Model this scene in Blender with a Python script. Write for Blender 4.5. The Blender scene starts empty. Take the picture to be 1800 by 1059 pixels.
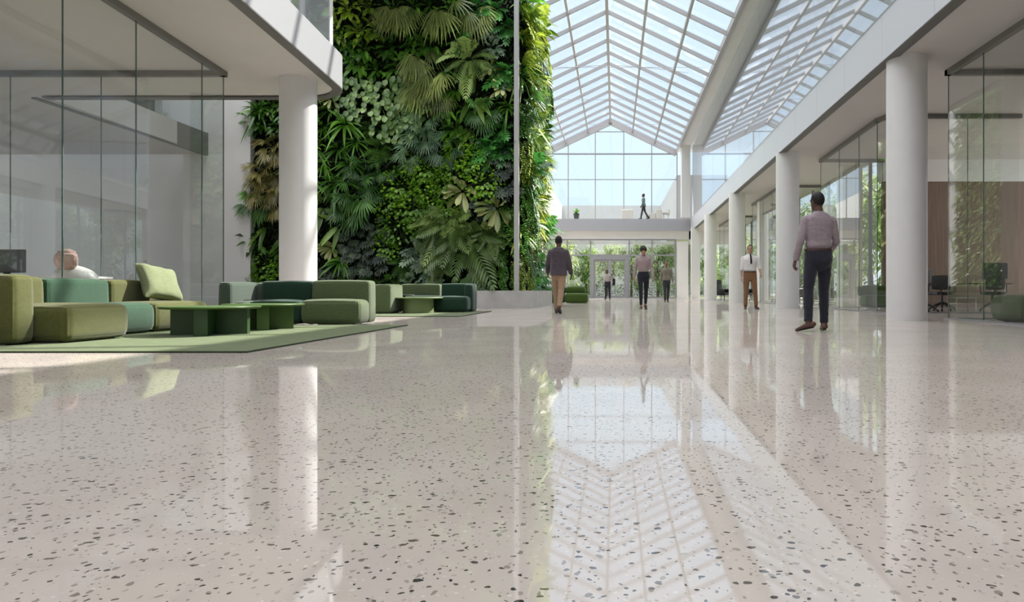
import bpy, math, random
from mathutils import Vector, Matrix, noise

S = bpy.context.scene
COL = S.collection
PI = math.pi
R = random.Random(7)

# ------------------------------------------------------------------ camera
CAMZ = 0.53
cam_d = bpy.data.cameras.new('camera'); cam = bpy.data.objects.new('camera', cam_d); COL.objects.link(cam)
cam.location = (0, 0, CAMZ); cam.rotation_euler = (PI/2, 0, 0)
cam_d.sensor_width = 36; cam_d.lens = 24
cam_d.shift_x = -182/1800; cam_d.shift_y = -18.5/1800
cam_d.clip_end = 400; cam_d.clip_start = 0.05
S.camera = cam

# ------------------------------------------------------------------ sky, sun, exposure
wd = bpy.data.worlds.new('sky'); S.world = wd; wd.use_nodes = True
nt = wd.node_tree; nt.nodes.clear()
wo = nt.nodes.new('ShaderNodeOutputWorld'); bg = nt.nodes.new('ShaderNodeBackground')
tc = nt.nodes.new('ShaderNodeTexCoord'); sp = nt.nodes.new('ShaderNodeSeparateXYZ')
rp = nt.nodes.new('ShaderNodeValToRGB'); cn = nt.nodes.new('ShaderNodeTexNoise'); cr = nt.nodes.new('ShaderNodeValToRGB')
mx = nt.nodes.new('ShaderNodeMix'); mx.data_type = 'RGBA'
nt.links.new(tc.outputs['Generated'], sp.inputs[0]); nt.links.new(sp.outputs['Z'], rp.inputs[0])
e = rp.color_ramp.elements
e[0].position = 0.0; e[0].color = (0.92, 0.96, 1.0, 1)
e[1].position = 0.75; e[1].color = (1.0, 0.975, 0.945, 1)
m = e.new(0.12); m.color = (0.69, 0.85, 1.0, 1)
m = e.new(0.38); m.color = (0.68, 0.83, 1.0, 1)
m = e.new(0.50); m.color = (0.80, 0.85, 0.95, 1)
zr = nt.nodes.new('ShaderNodeMapRange'); zr.interpolation_type = 'SMOOTHSTEP'          # zenith boosted, out of view, to light the hall
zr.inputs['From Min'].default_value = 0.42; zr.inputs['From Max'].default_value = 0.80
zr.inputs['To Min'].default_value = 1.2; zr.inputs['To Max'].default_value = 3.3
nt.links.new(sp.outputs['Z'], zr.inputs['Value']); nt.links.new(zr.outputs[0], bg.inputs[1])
cn.inputs['Scale'].default_value = 2.2; cn.inputs['Detail'].default_value = 6
nt.links.new(tc.outputs['Generated'], cn.inputs['Vector']); nt.links.new(cn.outputs['Fac'], cr.inputs[0])
cr.color_ramp.elements[0].position = 0.45; cr.color_ramp.elements[0].color = (0, 0, 0, 1)
cr.color_ramp.elements[1].position = 0.75; cr.color_ramp.elements[1].color = (.7, .7, .7, 1)
nt.links.new(cr.outputs[0], mx.inputs[0]); nt.links.new(rp.outputs[0], mx.inputs[6]); mx.inputs[7].default_value = (0.93, 0.96, 1, 1)
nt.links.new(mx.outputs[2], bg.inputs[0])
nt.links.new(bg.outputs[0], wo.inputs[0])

sd = bpy.data.lights.new('sun', 'SUN'); sun = bpy.data.objects.new('sun', sd); COL.objects.link(sun)
sd.energy = 10.0; sd.angle = math.radians(0.9); sd.color = (1.0, 0.94, 0.855)
sun.rotation_euler = Vector((1.0, 0.78, 1.30)).to_track_quat('Z', 'Y').to_euler()
sun.location = (20, 20, 30)

S.view_settings.view_transform = 'Standard'; S.view_settings.look = 'None'
S.view_settings.gamma = 1; S.view_settings.use_curve_mapping = False
S.view_settings.exposure = 0.03
S.cycles.transparent_max_bounces = 40
S.cycles.max_bounces = 10; S.cycles.diffuse_bounces = 6; S.cycles.glossy_bounces = 5
S.cycles.sample_clamp_indirect = 6
S.cycles.caustics_reflective = False; S.cycles.caustics_refractive = False

# ------------------------------------------------------------------ helpers
WL = {}
def tag(o, label=None, cat=None, group=None, kind=None):
    if label: o['label'] = label
    if cat: o['category'] = cat
    if group: o['group'] = group
    if kind: o['kind'] = kind
    return o
def empty(name, loc=(0, 0, 0), label=None, cat=None, group=None, rz=0, kind=None):
    o = bpy.data.objects.new(name, None); COL.objects.link(o); o.location = loc; o.rotation_euler.z = rz
    o.empty_display_size = .1
    WL[o.name] = Vector(loc)
    return tag(o, label, cat, group, kind)

class MB:
    """collects shapes; build() links them as one mesh object"""
    def __init__(s): s.v = []; s.f = []; s.t = []; s.tint = 0.5
    def add(s, vs, fs):
        n = len(s.v); s.v += [tuple(v) for v in vs]; s.t += [s.tint]*len(vs)
        s.f += [tuple(i+n for i in f) for f in fs]; return s
    def box(s, x0, x1, y0, y1, z0, z1):
        return s.add([(x0,y0,z0),(x1,y0,z0),(x1,y1,z0),(x0,y1,z0),(x0,y0,z1),(x1,y0,z1),(x1,y1,z1),(x0,y1,z1)],
                     [(0,3,2,1),(4,5,6,7),(0,1,5,4),(1,2,6,5),(2,3,7,6),(3,0,4,7)])
    def prism(s, pts, z0, z1):
        n = len(pts)
        return s.add([(p[0],p[1],z0) for p in pts]+[(p[0],p[1],z1) for p in pts],
                     [tuple(range(n-1,-1,-1)), tuple(range(n,2*n))]+[(i,(i+1)%n,n+(i+1)%n,n+i) for i in range(n)])
    def beam(s, a, b, w, h, up=(0,0,1)):
        """rectangular bar from a to b, top face through a,b; w sideways, h downward"""
        a = Vector(a); b = Vector(b); d = (b-a).normalized(); sd_ = d.cross(Vector(up)).normalized(); u = sd_.cross(d)
        q = []
        for p in (a, b):
            q += [p-sd_*w/2-u*h, p+sd_*w/2-u*h, p+sd_*w/2, p-sd_*w/2]
        return s.add(q, [(3,2,1,0),(4,5,6,7),(0,1,5,4),(1,2,6,5),(2,3,7,6),(3,0,4,7)])
    def rings(s, rs, cap=True):
        n = len(rs[0]); k = len(rs); vs = [v for r in rs for v in r]; fs = []
        for j in range(k-1):
            for i in range(n):
                a = j*n+i; b = j*n+(i+1)%n; fs.append((a, b, b+n, a+n))
        if cap: fs += [tuple(range(n-1,-1,-1)), tuple((k-1)*n+i for i in range(n))]
        return s.add(vs, fs)
    def tube(s, pts, rad, n=10, flat=1.0, side=None):
        pts = [Vector(p) for p in pts]; rs = []
        if not hasattr(rad, '__len__'): rad = [rad]*len(pts)
        ref = Vector(side) if side else None
        for i, p in enumerate(pts):
            d = (pts[min(i+1, len(pts)-1)]-pts[max(i-1, 0)]).normalized()
            if ref is None:
                ref = d.orthogonal()
            u = (ref-d*ref.dot(d)).normalized(); w = d.cross(u); ref = u
            rs.append([p+u*math.cos(a)*rad[i]+w*math.sin(a)*rad[i]*flat for a in (2*PI*k/n for k in range(n))])
        return s.rings(rs)
    def capsule(s, pts, rad, n=10, flat=1.0, side=None):
        """tube with rounded ends"""
        pts = [Vector(p) for p in pts]; rad = list(rad) if hasattr(rad, '__len__') else [rad]*len(pts)
        d0 = (pts[0]-pts[1]).normalized(); d1 = (pts[-1]-pts[-2]).normalized()
        a, b = [], []
        for c in (.95, .75, .4):
            a.append((pts[0]+d0*rad[0]*c, rad[0]*math.sqrt(1-c*c)))
        for c in (.4, .75, .95):
            b.append((pts[-1]+d1*rad[-1]*c, rad[-1]*math.sqrt(1-c*c)))
        P = [q[0] for q in a]+pts+[q[0] for q in b]; Q = [q[1] for q in a]+rad+[q[1] for q in b]
        return s.tube(P, Q, n, flat, side)
    def ball(s, c, r, n=12, m=8):
        rx, ry, rz = r if hasattr(r, '__len__') else (r, r, r); rs = []
        for j in range(m+1):
            a = PI*(j+.02)/(m+.04)
            rs.append([(c[0]+rx*math.sin(a)*math.cos(2*PI*i/n), c[1]+ry*math.sin(a)*math.sin(2*PI*i/n), c[2]-rz*math.cos(a)) for i in range(n)])
        return s.rings(rs)
    def cyl(s, c, r, z0, z1, n=40, r1=None):
        r1 = r if r1 is None else r1
        return s.rings([[(c[0]+q*math.cos(2*PI*i/n), c[1]+q*math.sin(2*PI*i/n), z) for i in range(n)] for q, z in ((r, z0), (r1, z1))])
    def lathe(s, c, prof, n=40):
        return s.rings([[(c[0]+q*math.cos(2*PI*i/n), c[1]+q*math.sin(2*PI*i/n), z) for i in range(n)] for q, z in prof])
    def soft(s, x0, x1, y0, y1, z0, z1, r=.07, bulge=.015, n=14):
        """upholstered block: rounded box with slightly swollen faces"""
        lo = Vector((x0,y0,z0)); hi = Vector((x1,y1,z1)); r = min(r, (hi-lo).x/2.02, (hi-lo).y/2.02, (hi-lo).z/2.02)
        ps = {}
        vs, fs = [], []
        def grid(t, L):
            k = n; q = []
            for i in range(k+1):
                u = i/k
                q.append(u)
            return q
        def vid(p):
            key = tuple(round(c, 5) for c in p)
            if key in ps: return ps[key]
            q = Vector([min(max(p[i], lo[i]+r), hi[i]-r) for i in range(3)]); d = Vector(p)-q
            if d.length < 1e-9: d = Vector((0,0,1))
            # spread the parameter so that edges get several rows
            o = q+d.normalized()*r
            b = 1.0
            c3 = [(p[i]-lo[i])/(hi[i]-lo[i]) for i in range(3)]
            for i in range(3):
                if 0.001 < c3[i] < .999: b *= math.sin(PI*c3[i])**.6
            o += d.normalized()*bulge*b
            ps[key] = len(vs); vs.append(o); return ps[key]
        def rows(a, b):
            L = b-a; q = [0, .25*r, .55*r, .8*r, r]
            q = q+[r+(L-2*r)*k/5 for k in range(1, 5)]+[L-t for t in reversed(q)]
            return [a+t for t in q]
        X, Y, Z = rows(x0, x1), rows(y0, y1), rows(z0, z1)
        def face(A, B, mk, flip):
            for i in range(len(A)-1):
                for j in range(len(B)-1):
                    q = [vid(mk(A[i],B[j])), vid(mk(A[i+1],B[j])), vid(mk(A[i+1],B[j+1])), vid(mk(A[i],B[j+1]))]
                    fs.append(tuple(reversed(q)) if flip else tuple(q))
        face(X, Y, lambda a,b:(a,b,z1), False); face(X, Y, lambda a,b:(a,b,z0), True)
        face(X, Z, lambda a,b:(a,y0,b), False); face(X, Z, lambda a,b:(a,y1,b), True)
        face(Y, Z, lambda a,b:(x1,a,b), False); face(Y, Z, lambda a,b:(x0,a,b), True)
        return s.add(vs, fs)
    def build(s, name, mat, parent=None, world=True, smooth=False, tint=False, loc=None):
        me = bpy.data.meshes.new(name)
        off = Vector((0,0,0))
        if parent is not None and world: off = WL[parent.name]
        if loc is not None: off = Vector(loc)
        me.from_pydata([(v[0]-off[0], v[1]-off[1], v[2]-off[2]) for v in s.v], [], s.f)
        if tint:
            at = me.attributes.new('tint', 'FLOAT', 'POINT'); at.data.foreach_set('value', s.t)
        if smooth: me.polygons.foreach_set('use_smooth', [True]*len(me.polygons))
        me.materials.append(mat); me.update()
        o = bpy.data.objects.new(name, me); COL.objects.link(o)
        if parent is not None: o.parent = parent; WL[o.name] = WL[parent.name]
        elif loc is not None: o.location = loc; WL[o.name] = Vector(loc)
        else: WL[o.name] = Vector((0,0,0))
        return o
def autosmooth(o, ang=40):
    me = o.data
    me.polygons.foreach_set('use_smooth', [True]*len(me.polygons))
    me.set_sharp_from_angle(angle=math.radians(ang))
    return o
def copy_thing(o, loc=None, rz=None, scale=None, label=None, group=None, rot=None):
    c = o.copy(); COL.objects.link(c)
    if loc is not None: c.location = loc
    if rz is not None: c.rotation_euler.z = rz
    if rot is not None: c.rotation_euler = rot
    if scale is not None: c.scale = (scale,)*3
    if label: c['label'] = label
    if group: c['group'] = group
    for ch in [x for x in COL.objects if x.parent == o]:
        d = ch.copy(); COL.objects.link(d); d.parent = c
        for g in [x for x in COL.objects if x.parent == ch]:
            h = g.copy(); COL.objects.link(h); h.parent = d
    return c

# ------------------------------------------------------------------ materials
def mat(name, col, rough=.5, spec=.5, var=0, vscale=4, bump=0, bscale=80, metal=0, sheen=0, coat=0):
    m = bpy.data.materials.new(name); m.use_nodes = True; nt = m.node_tree; b = nt.nodes['Principled BSDF']
    b.inputs['Base Color'].default_value = (*col, 1); b.inputs['Roughness'].default_value = rough
    b.inputs['Specular IOR Level'].default_value = spec; b.inputs['Metallic'].default_value = metal
    b.inputs['Sheen Weight'].default_value = sheen; b.inputs['Coat Weight'].default_value = coat
    tc = nt.nodes.new('ShaderNodeTexCoord')
    if var:
        n = nt.nodes.new('ShaderNodeTexNoise'); n.inputs['Scale'].default_value = vscale; n.inputs['Detail'].default_value = 5
        nt.links.new(tc.outputs['Object'], n.inputs['Vector'])
        r = nt.nodes.new('ShaderNodeValToRGB'); r.color_ramp.elements[0].position = .3; r.color_ramp.elements[1].position = .7
        r.color_ramp.elements[0].color = (*[c*(1-var) for c in col], 1); r.color_ramp.elements[1].color = (*[min(1, c*(1+var)) for c in col], 1)
        nt.links.new(n.outputs['Fac'], r.inputs[0]); nt.links.new(r.outputs[0], b.inputs['Base Color'])
    if bump:
        n = nt.nodes.new('ShaderNodeTexNoise'); n.inputs['Scale'].default_value = bscale; n.inputs['Detail'].default_value = 3
        nt.links.new(tc.outputs['Object'], n.inputs['Vector'])
        u = nt.nodes.new('ShaderNodeBump'); u.inputs['Strength'].default_value = bump; u.inputs['Distance'].default_value = .01
        nt.links.new(n.outputs['Fac'], u.inputs['Height']); nt.links.new(u.outputs[0], b.inputs['Normal'])
    return m
def fabric(name, col, scale=300):
    m = bpy.data.materials.new(name); m.use_nodes = True; nt = m.node_tree; b = nt.nodes['Principled BSDF']
    b.inputs['Roughness'].default_value = .9; b.inputs['Specular IOR Level'].default_value = .2
    b.inputs['Sheen Weight'].default_value = .25
    tc = nt.nodes.new('ShaderNodeTexCoord'); hs = []
    for ax in ((1, 1, .06), (.06, .06, 1)):                      # two thread directions
        mp = nt.nodes.new('ShaderNodeMapping'); mp.inputs['Scale'].default_value = ax
        n = nt.nodes.new('ShaderNodeTexNoise'); n.inputs['Scale'].default_value = scale; n.inputs['Detail'].default_value = 2
        nt.links.new(tc.outputs['Object'], mp.inputs[0]); nt.links.new(mp.outputs[0], n.inputs['Vector']); hs.append(n)
    a = nt.nodes.new('ShaderNodeMath'); a.operation = 'ADD'
    nt.links.new(hs[0].outputs['Fac'], a.inputs[0]); nt.links.new(hs[1].outputs['Fac'], a.inputs[1])
    r = nt.nodes.new('ShaderNodeValToRGB'); r.color_ramp.elements[0].position = .38; r.color_ramp.elements[1].position = .62
    h = nt.nodes.new('ShaderNodeMath'); h.operation = 'MULTIPLY'; h.inputs[1].default_value = .5
    nt.links.new(a.outputs[0], h.inputs[0]); nt.links.new(h.outputs[0], r.inputs[0])
    r.color_ramp.elements[0].color = (*[c*.80 for c in col], 1); r.color_ramp.elements[1].color = (*[min(1, c*1.16) for c in col], 1)
    nt.links.new(r.outputs[0], b.inputs['Base Color'])
    u = nt.nodes.new('ShaderNodeBump'); u.inputs['Strength'].default_value = .35; u.inputs['Distance'].default_value = .004
    nt.links.new(h.outputs[0], u.inputs['Height']); nt.links.new(u.outputs[0], b.inputs['Normal'])
    return m
def glass(name, tint=(.93, .96, .95), f0=.035, power=5.0, gain=1.0):
    m = bpy.data.materials.new(name); m.use_nodes = True; nt = m.node_tree; nt.nodes.clear()
    o = nt.nodes.new('ShaderNodeOutputMaterial'); t = nt.nodes.new('ShaderNodeBsdfTransparent'); g = nt.nodes.new('ShaderNodeBsdfGlossy')
    t.inputs[0].default_value = (*tint, 1); g.inputs['Roughness'].default_value = 0.0; g.inputs[0].default_value = (.97, .98, 1, 1)
    lw = nt.nodes.new('ShaderNodeLayerWeight'); lw.inputs[0].default_value = .5
    p = nt.nodes.new('ShaderNodeMath'); p.operation = 'POWER'; p.inputs[1].default_value = power
    q = nt.nodes.new('ShaderNodeMath'); q.operation = 'MULTIPLY_ADD'; q.inputs[1].default_value = gain*(1-f0); q.inputs[2].default_value = f0; q.use_clamp = True
    x = nt.nodes.new('ShaderNodeMixShader')
    nt.links.new(lw.outputs['Facing'], p.inputs[0]); nt.links.new(p.outputs[0], q.inputs[0]); nt.links.new(q.outputs[0], x.inputs[0])
    nt.links.new(t.outputs[0], x.inputs[1]); nt.links.new(g.outputs[0], x.inputs[2]); nt.links.new(x.outputs[0], o.inputs[0])
    return m
def leafmat(name, col, col2, rough=.32, trans=.22):
    """leaf: colour varies from leaf to leaf (tint) and plant to plant (random)"""
    m = bpy.data.materials.new(name); m.use_nodes = True; nt = m.node_tree; b = nt.nodes['Principled BSDF']; o = nt.nodes['Material Output']
    at = nt.nodes.new('ShaderNodeAttribute'); at.attribute_name = 'tint'
    oi = nt.nodes.new('ShaderNodeObjectInfo')
    a = nt.nodes.new('ShaderNodeMath'); a.operation = 'MULTIPLY_ADD'; a.inputs[1].default_value = .35; 
    nt.links.new(oi.outputs['Random'], a.inputs[0])
    h = nt.nodes.new('ShaderNodeMath'); h.operation = 'MULTIPLY'; h.inputs[1].default_value = .72
    nt.links.new(at.outputs['Fac'], h.inputs[0]); nt.links.new(h.outputs[0], a.inputs[2])
    r = nt.nodes.new('ShaderNodeValToRGB')
    r.color_ramp.elements[0].position = .05; r.color_ramp.elements[1].position = .95
    r.color_ramp.elements[0].color = (*col, 1); r.color_ramp.elements[1].color = (*col2, 1)
    md = r.color_ramp.elements.new(.52); md.color = (*[.62*p+.30*q for p, q in zip(col, col2)], 1)
    r.color_ramp.elements[0].color = (*[.8*p for p in col], 1); r.color_ramp.elements[2].color = (*[min(.85, 1.3*q) for q in col2], 1)  # contrast widened to put highlights and dark voids into the leaf colour
    nt.links.new(a.outputs[0], r.inputs[0]); nt.links.new(r.outputs[0], b.inputs['Base Color'])
    b.inputs['Roughness'].default_value = rough; b.inputs['Specular IOR Level'].default_value = .6
    t = nt.nodes.new('ShaderNodeBsdfTranslucent'); x = nt.nodes.new('ShaderNodeMixShader'); x.inputs[0].default_value = trans
    nt.links.new(r.outputs[0], t.inputs[0]); nt.links.new(b.outputs[0], x.inputs[1]); nt.links.new(t.outputs[0], x.inputs[2])
    nt.links.new(x.outputs[0], o.inputs[0])
    return m
def terrazzo():
    m = bpy.data.materials.new('terrazzo'); m.use_nodes = True; nt = m.node_tree; b = nt.nodes['Principled BSDF']
    L = nt.links.new; tc = nt.nodes.new('ShaderNodeTexCoord')
    base = nt.nodes.new('ShaderNodeTexNoise'); base.inputs['Scale'].default_value = 1.3; base.inputs['Detail'].default_value = 8
    L(tc.outputs['Object'], base.inputs['Vector'])
    r = nt.nodes.new('ShaderNodeValToRGB'); r.color_ramp.elements[0].position = .3; r.color_ramp.elements[1].position = .7
    r.color_ramp.elements[0].color = (.55, .488, .442, 1); r.color_ramp.elements[1].color = (.635, .567, .52, 1)
    L(base.outputs['Fac'], r.inputs[0]); cur = r.outputs[0]
    # stone chips: three sizes
    wob = nt.nodes.new('ShaderNodeTexNoise'); wob.inputs['Scale'].default_value = 45; wob.inputs['Detail'].default_value = 1
    L(tc.outputs['Object'], wob.inputs['Vector'])
    for k, (scale, stretch, keep, size, c0, c1) in enumerate((
            (70, (1, 1.0, 1), .55, .30, (.40, .36, .31, 1), (.72, .68, .61, 1)),
            (38, (1.25, .8, 1), .62, .27, (.22, .19, .16, 1), (.42, .38, .33, 1)),
            (30, (.85, 1.2, 1), .70, .24, (.035, .033, .035, 1), (.16, .14, .125, 1)),
            (50, (1.2, 1.0, 1), .78, .25, (.03, .03, .035, 1), (.13, .12, .11, 1)))):
        mp = nt.nodes.new('ShaderNodeMapping'); mp.inputs['Scale'].default_value = stretch
        mp.inputs['Location'].default_value = (k*3.7, k*1.9, 0); mp.inputs['Rotation'].default_value = (0, 0, k*.8)
        wa = nt.nodes.new('ShaderNodeMix'); wa.data_type = 'VECTOR'; wa.inputs[0].default_value = .018
        L(tc.outputs['Object'], wa.inputs[4]); L(wob.outputs['Color'], wa.inputs[5])
        L(wa.outputs[1], mp.inputs[0])
        v = nt.nodes.new('ShaderNodeTexVoronoi'); v.voronoi_dimensions = '2D'; v.inputs['Scale'].default_value = scale; L(mp.outputs[0], v.inputs['Vector'])
        sc = nt.nodes.new('ShaderNodeSeparateColor'); L(v.outputs['Color'], sc.inputs[0])
        th = nt.nodes.new('ShaderNodeMath'); th.operation = 'MULTIPLY'; th.inputs[1].default_value = size; L(sc.outputs[1], th.inputs[0])
        lt = nt.nodes.new('ShaderNodeMath'); lt.operation = 'LESS_THAN'; L(v.outputs['Distance'], lt.inputs[0]); L(th.outputs[0], lt.inputs[1])
        kp = nt.nodes.new('ShaderNodeMath'); kp.operation = 'GREATER_THAN'; kp.inputs[1].default_value = keep; L(sc.outputs[0], kp.inputs[0])
        mk = nt.nodes.new('ShaderNodeMath'); mk.operation = 'MULTIPLY'; L(lt.outputs[0], mk.inputs[0]); L(kp.outputs[0], mk.inputs[1])
        cc = nt.nodes.new('ShaderNodeMix'); cc.data_type = 'RGBA'; cc.inputs[6].default_value = c0; cc.inputs[7].default_value = c1; L(sc.outputs[2], cc.inputs[0])
        mm = nt.nodes.new('ShaderNodeMix'); mm.data_type = 'RGBA'; L(mk.outputs[0], mm.inputs[0]); L(cur, mm.inputs[6]); L(cc.outputs[2], mm.inputs[7])
        cur = mm.outputs[2]
    # polished surface: diffuse stone under a reflecting seal
    df = nt.nodes.new('ShaderNodeBsdfDiffuse'); gl = nt.nodes.new('ShaderNodeBsdfGlossy'); ms = nt.nodes.new('ShaderNodeMixShader')
    nt.nodes.remove(b); L(cur, df.inputs['Color']); gl.inputs['Color'].default_value = (1, 1, 1, 1)
    lw = nt.nodes.new('ShaderNodeLayerWeight'); lw.inputs[0].default_value = .5
    pw = nt.nodes.new('ShaderNodeMath'); pw.operation = 'POWER'; pw.inputs[1].default_value = 3.3
    ma = nt.nodes.new('ShaderNodeMath'); ma.operation = 'MULTIPLY_ADD'; ma.inputs[1].default_value = .52; ma.inputs[2].default_value = .115
    L(lw.outputs['Facing'], pw.inputs[0]); L(pw.outputs[0], ma.inputs[0]); L(ma.outputs[0], ms.inputs[0])
    L(df.outputs[0], ms.inputs[1]); L(gl.outputs[0], ms.inputs[2]); L(ms.outputs[0], nt.nodes['Material Output'].inputs[0])
    n = nt.nodes.new('ShaderNodeTexNoise'); n.inputs['Scale'].default_value = 3; n.inputs['Detail'].default_value = 4
    rr = nt.nodes.new('ShaderNodeMapRange'); rr.inputs['To Min'].default_value = .005; rr.inputs['To Max'].default_value = .06
    L(tc.outputs['Object'], n.inputs['Vector']); L(n.outputs['Fac'], rr.inputs['Value']); L(rr.outputs[0], gl.inputs['Roughness'])
    return m
def wood():
    m = bpy.data.materials.new('oak_veneer'); m.use_nodes = True; nt = m.node_tree; b = nt.nodes['Principled BSDF']; L = nt.links.new
    tc = nt.nodes.new('ShaderNodeTexCoord'); mp = nt.nodes.new('ShaderNodeMapping'); mp.inputs['Scale'].default_value = (30, 30, .8)
    n = nt.nodes.new('ShaderNodeTexNoise'); n.inputs['Scale'].default_value = 1; n.inputs['Detail'].default_value = 5
    r = nt.nodes.new('ShaderNodeValToRGB'); r.color_ramp.elements[0].position = .3; r.color_ramp.elements[1].position = .7
    r.color_ramp.elements[0].color = (.15, .09, .062, 1); r.color_ramp.elements[1].color = (.27, .18, .13, 1)
    L(tc.outputs['Object'], mp.inputs[0]); L(mp.outputs[0], n.inputs['Vector']); L(n.outputs['Fac'], r.inputs[0]); L(r.outputs[0], b.inputs['Base Color'])
    b.inputs['Roughness'].default_value = .5
    return m

M = dict(
    floor=terrazzo(), white=mat('white_plaster', (.80, .79, .78), .55, .3, var=.02, vscale=1.5),
    ceil=mat('ceiling_plaster', (.64, .615, .60), .7, .2, var=.02, vscale=1.2),
    fascia=mat('fascia_paint', (.62, .635, .665), .35, .5), column=mat('column_paint', (.75, .74, .735), .4, .4, var=.015),
    strip=mat('shadow_gap_metal', (.13, .125, .12), .5), channel=mat('glazing_channel', (.17, .165, .155), .45),
    steel=mat('roof_steel', (.42, .41, .42), .45), frame=mat('grey_aluminium', (.30, .30, .32), .4),
    polem=mat('pole_paint', (.46, .455, .45), .45),
    glass=glass('clear_glass', (.972, .985, .978)), roofglass=glass('roof_glass', (.97, .985, 1), .01, 5, .5),
    facade=glass('coated_glass', (.92, .95, .97), .10, 3.0, .75),
    edge=mat('glass_edge', (.10, .16, .14), .2), wood=wood(),
    concrete=mat('planter_concrete', (.50, .49, .48), .7, .3, var=.10, vscale=3, bump=.15, bscale=60),
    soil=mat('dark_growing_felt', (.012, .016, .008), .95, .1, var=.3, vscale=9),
    rug=fabric('rug_wool', (.115, .150, .062), 120), rugedge=mat('rug_edge', (.03, .045, .02), .9),
    olive=fabric('olive_fabric', (.092, .098, .028)), teal=fabric('teal_green_fabric', (.031, .078, .042)),
    forest=fabric('forest_green_fabric', (.014, .044, .026)), sage=fabric('sage_fabric', (.095, .125, .058)),
    greygreen=fabric('grey_green_fabric', (.06, .085, .062)), pillow=fabric('pale_sage_fabric', (.205, .235, .125)),
    moss=fabric('moss_fabric', (.06, .108, .018)), black=mat('black_plastic', (.012, .012, .013), .45),
    tabled=mat('dark_green_lacquer', (.028, .072, .022), .42, .4), tablel=mat('green_lacquer', (.085, .15, .042), .42, .4),
    tables=mat('sage_lacquer', (.20, .25, .115), .45, .4), foot=mat('sofa_foot', (.01, .01, .01), .6),
    chrome=mat('brushed_metal', (.6, .6, .6), .25, metal=1), pink=fabric('pink_fabric', (.66, .44, .40)),
    wshell=mat('white_shell', (.75, .74, .73), .35), screen=mat('dark_screen', (.10, .10, .105), .4),
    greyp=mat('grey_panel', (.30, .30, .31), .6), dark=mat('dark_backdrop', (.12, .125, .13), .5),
    bark=mat('bark', (.11, .08, .05), .9, .2, var=.3, vscale=12), outer=mat('outdoor_render', (.60, .60, .62), .8, .2), pave=mat('outdoor_paving', (.46, .44, .42), .8, .2, var=.06, vscale=2),
    lawn=mat('lawn', (.17, .21, .09), .95, .1, var=.25, vscale=3), cream=fabric('cream_fabric', (.62, .60, .56)),
    pot=mat('dark_green_pot', (.03, .05, .03), .5),
)

# ================================================================== the building
CZ, FZ, EZ, AZ = 4.61, 5.43, 10.25, 12.49        # ceiling, upper floor, eaves, ridge
RX, EXL, EXR = -0.36, -5.04, 4.32
LZ = 5.28
END = 48.0; BACK = -9.0
def fx(y): return 4.60+.0115*y                    # right gallery edge
def lx(y): return -5.30-.0657*(y-9.63)            # left gallery edge
def gx(y): return -7.08-.0825*(y-9.63)            # left office glass
def struct(o, name=None): o['kind'] = 'structure'; return o

b = MB(); b.prism([(-26, BACK), (14.2, BACK), (14.2, 21.5), (8.2, 21.5), (8.2, 47.3), (-26, 47.3)], -.25, 0)
struct(b.build('floor', M['floor']))
b = MB(); b.box(-70, 8.2, 47.3, 130, -.3, -.04); b.box(8.2, 70, 21.6, 130, -.3, -.04)
struct(b.build('ground_outside', M['pave']))
b = MB(); b.box(-30, 30, 55.5, 65.8, -.04, -.01); b.box(10.2, 30, 23, 46, -.04, -.01)
struct(b.build('lawn_outside', M['lawn']))

# galleries
def rounded_left(inset=0.0, y0=BACK):
    rad = .95-inset; P = [(lx(y0)-inset, y0)]
    yr = 14.5-inset
    cx, cy = lx(yr-rad)-inset-rad, yr-rad
    a0 = -.0657
    for k in range(15):
        a = PI/2*k/14
        P.append((cx+rad*math.cos(a), cy+rad*math.sin(a)))
    return P
pts = rounded_left()+[(-12.1, 14.5), (-12.35, 20.6), (-26, 20.6), (-26, BACK)]
b = MB(); b.prism(pts, CZ+.03, LZ); struct(autosmooth(b.build('ceiling_left', M['ceil']), 30))
# the rim of the left gallery, 5 cm proud, white fascia with its shade put into a grey colour
outer = rounded_left(); 
def ribbon(mb, path, t, z0, z1):
    n = len(path); L_, R_ = [], []
    for i, p in enumerate(path):
        a = Vector(path[max(i-1, 0)]); c = Vector(path[min(i+1, n-1)]); d = (c-a).normalized(); nr = Vector((d.y, -d.x))
        L_.append((p[0]+nr.x*t, p[1]+nr.y*t)); R_.append(tuple(p))
    for i in range(n-1):
        q = [L_[i], L_[i+1], R_[i+1], R_[i]]
        mb.add([(v[0], v[1], z0) for v in q]+[(v[0], v[1], z1) for v in q], [(0,3,2,1),(4,5,6,7),(0,1,5,4),(1,2,6,5),(2,3,7,6),(3,0,4,7)])
path = outer+[(-9, 14.5), (-12.08, 14.5)]
b = MB(); ribbon(b, path, .06, CZ, LZ); struct(autosmooth(b.build('trim_1', mat('left_fascia_shaded', (.33, .333, .345), .4)), 35))
b = MB(); ribbon(b, rounded_left(.13)+[(-9, 14.37), (-12.08, 14.37)], .19, CZ-.015, CZ+.01); struct(b.build('trim_2', M['strip']))
b = MB(); b.box(-12.41, -12.29, 14.5, 20.6, CZ-.005, LZ); struct(b.build('trim_3', M['channel']))  # fascia in shade: the shade is put into a dark material
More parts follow.
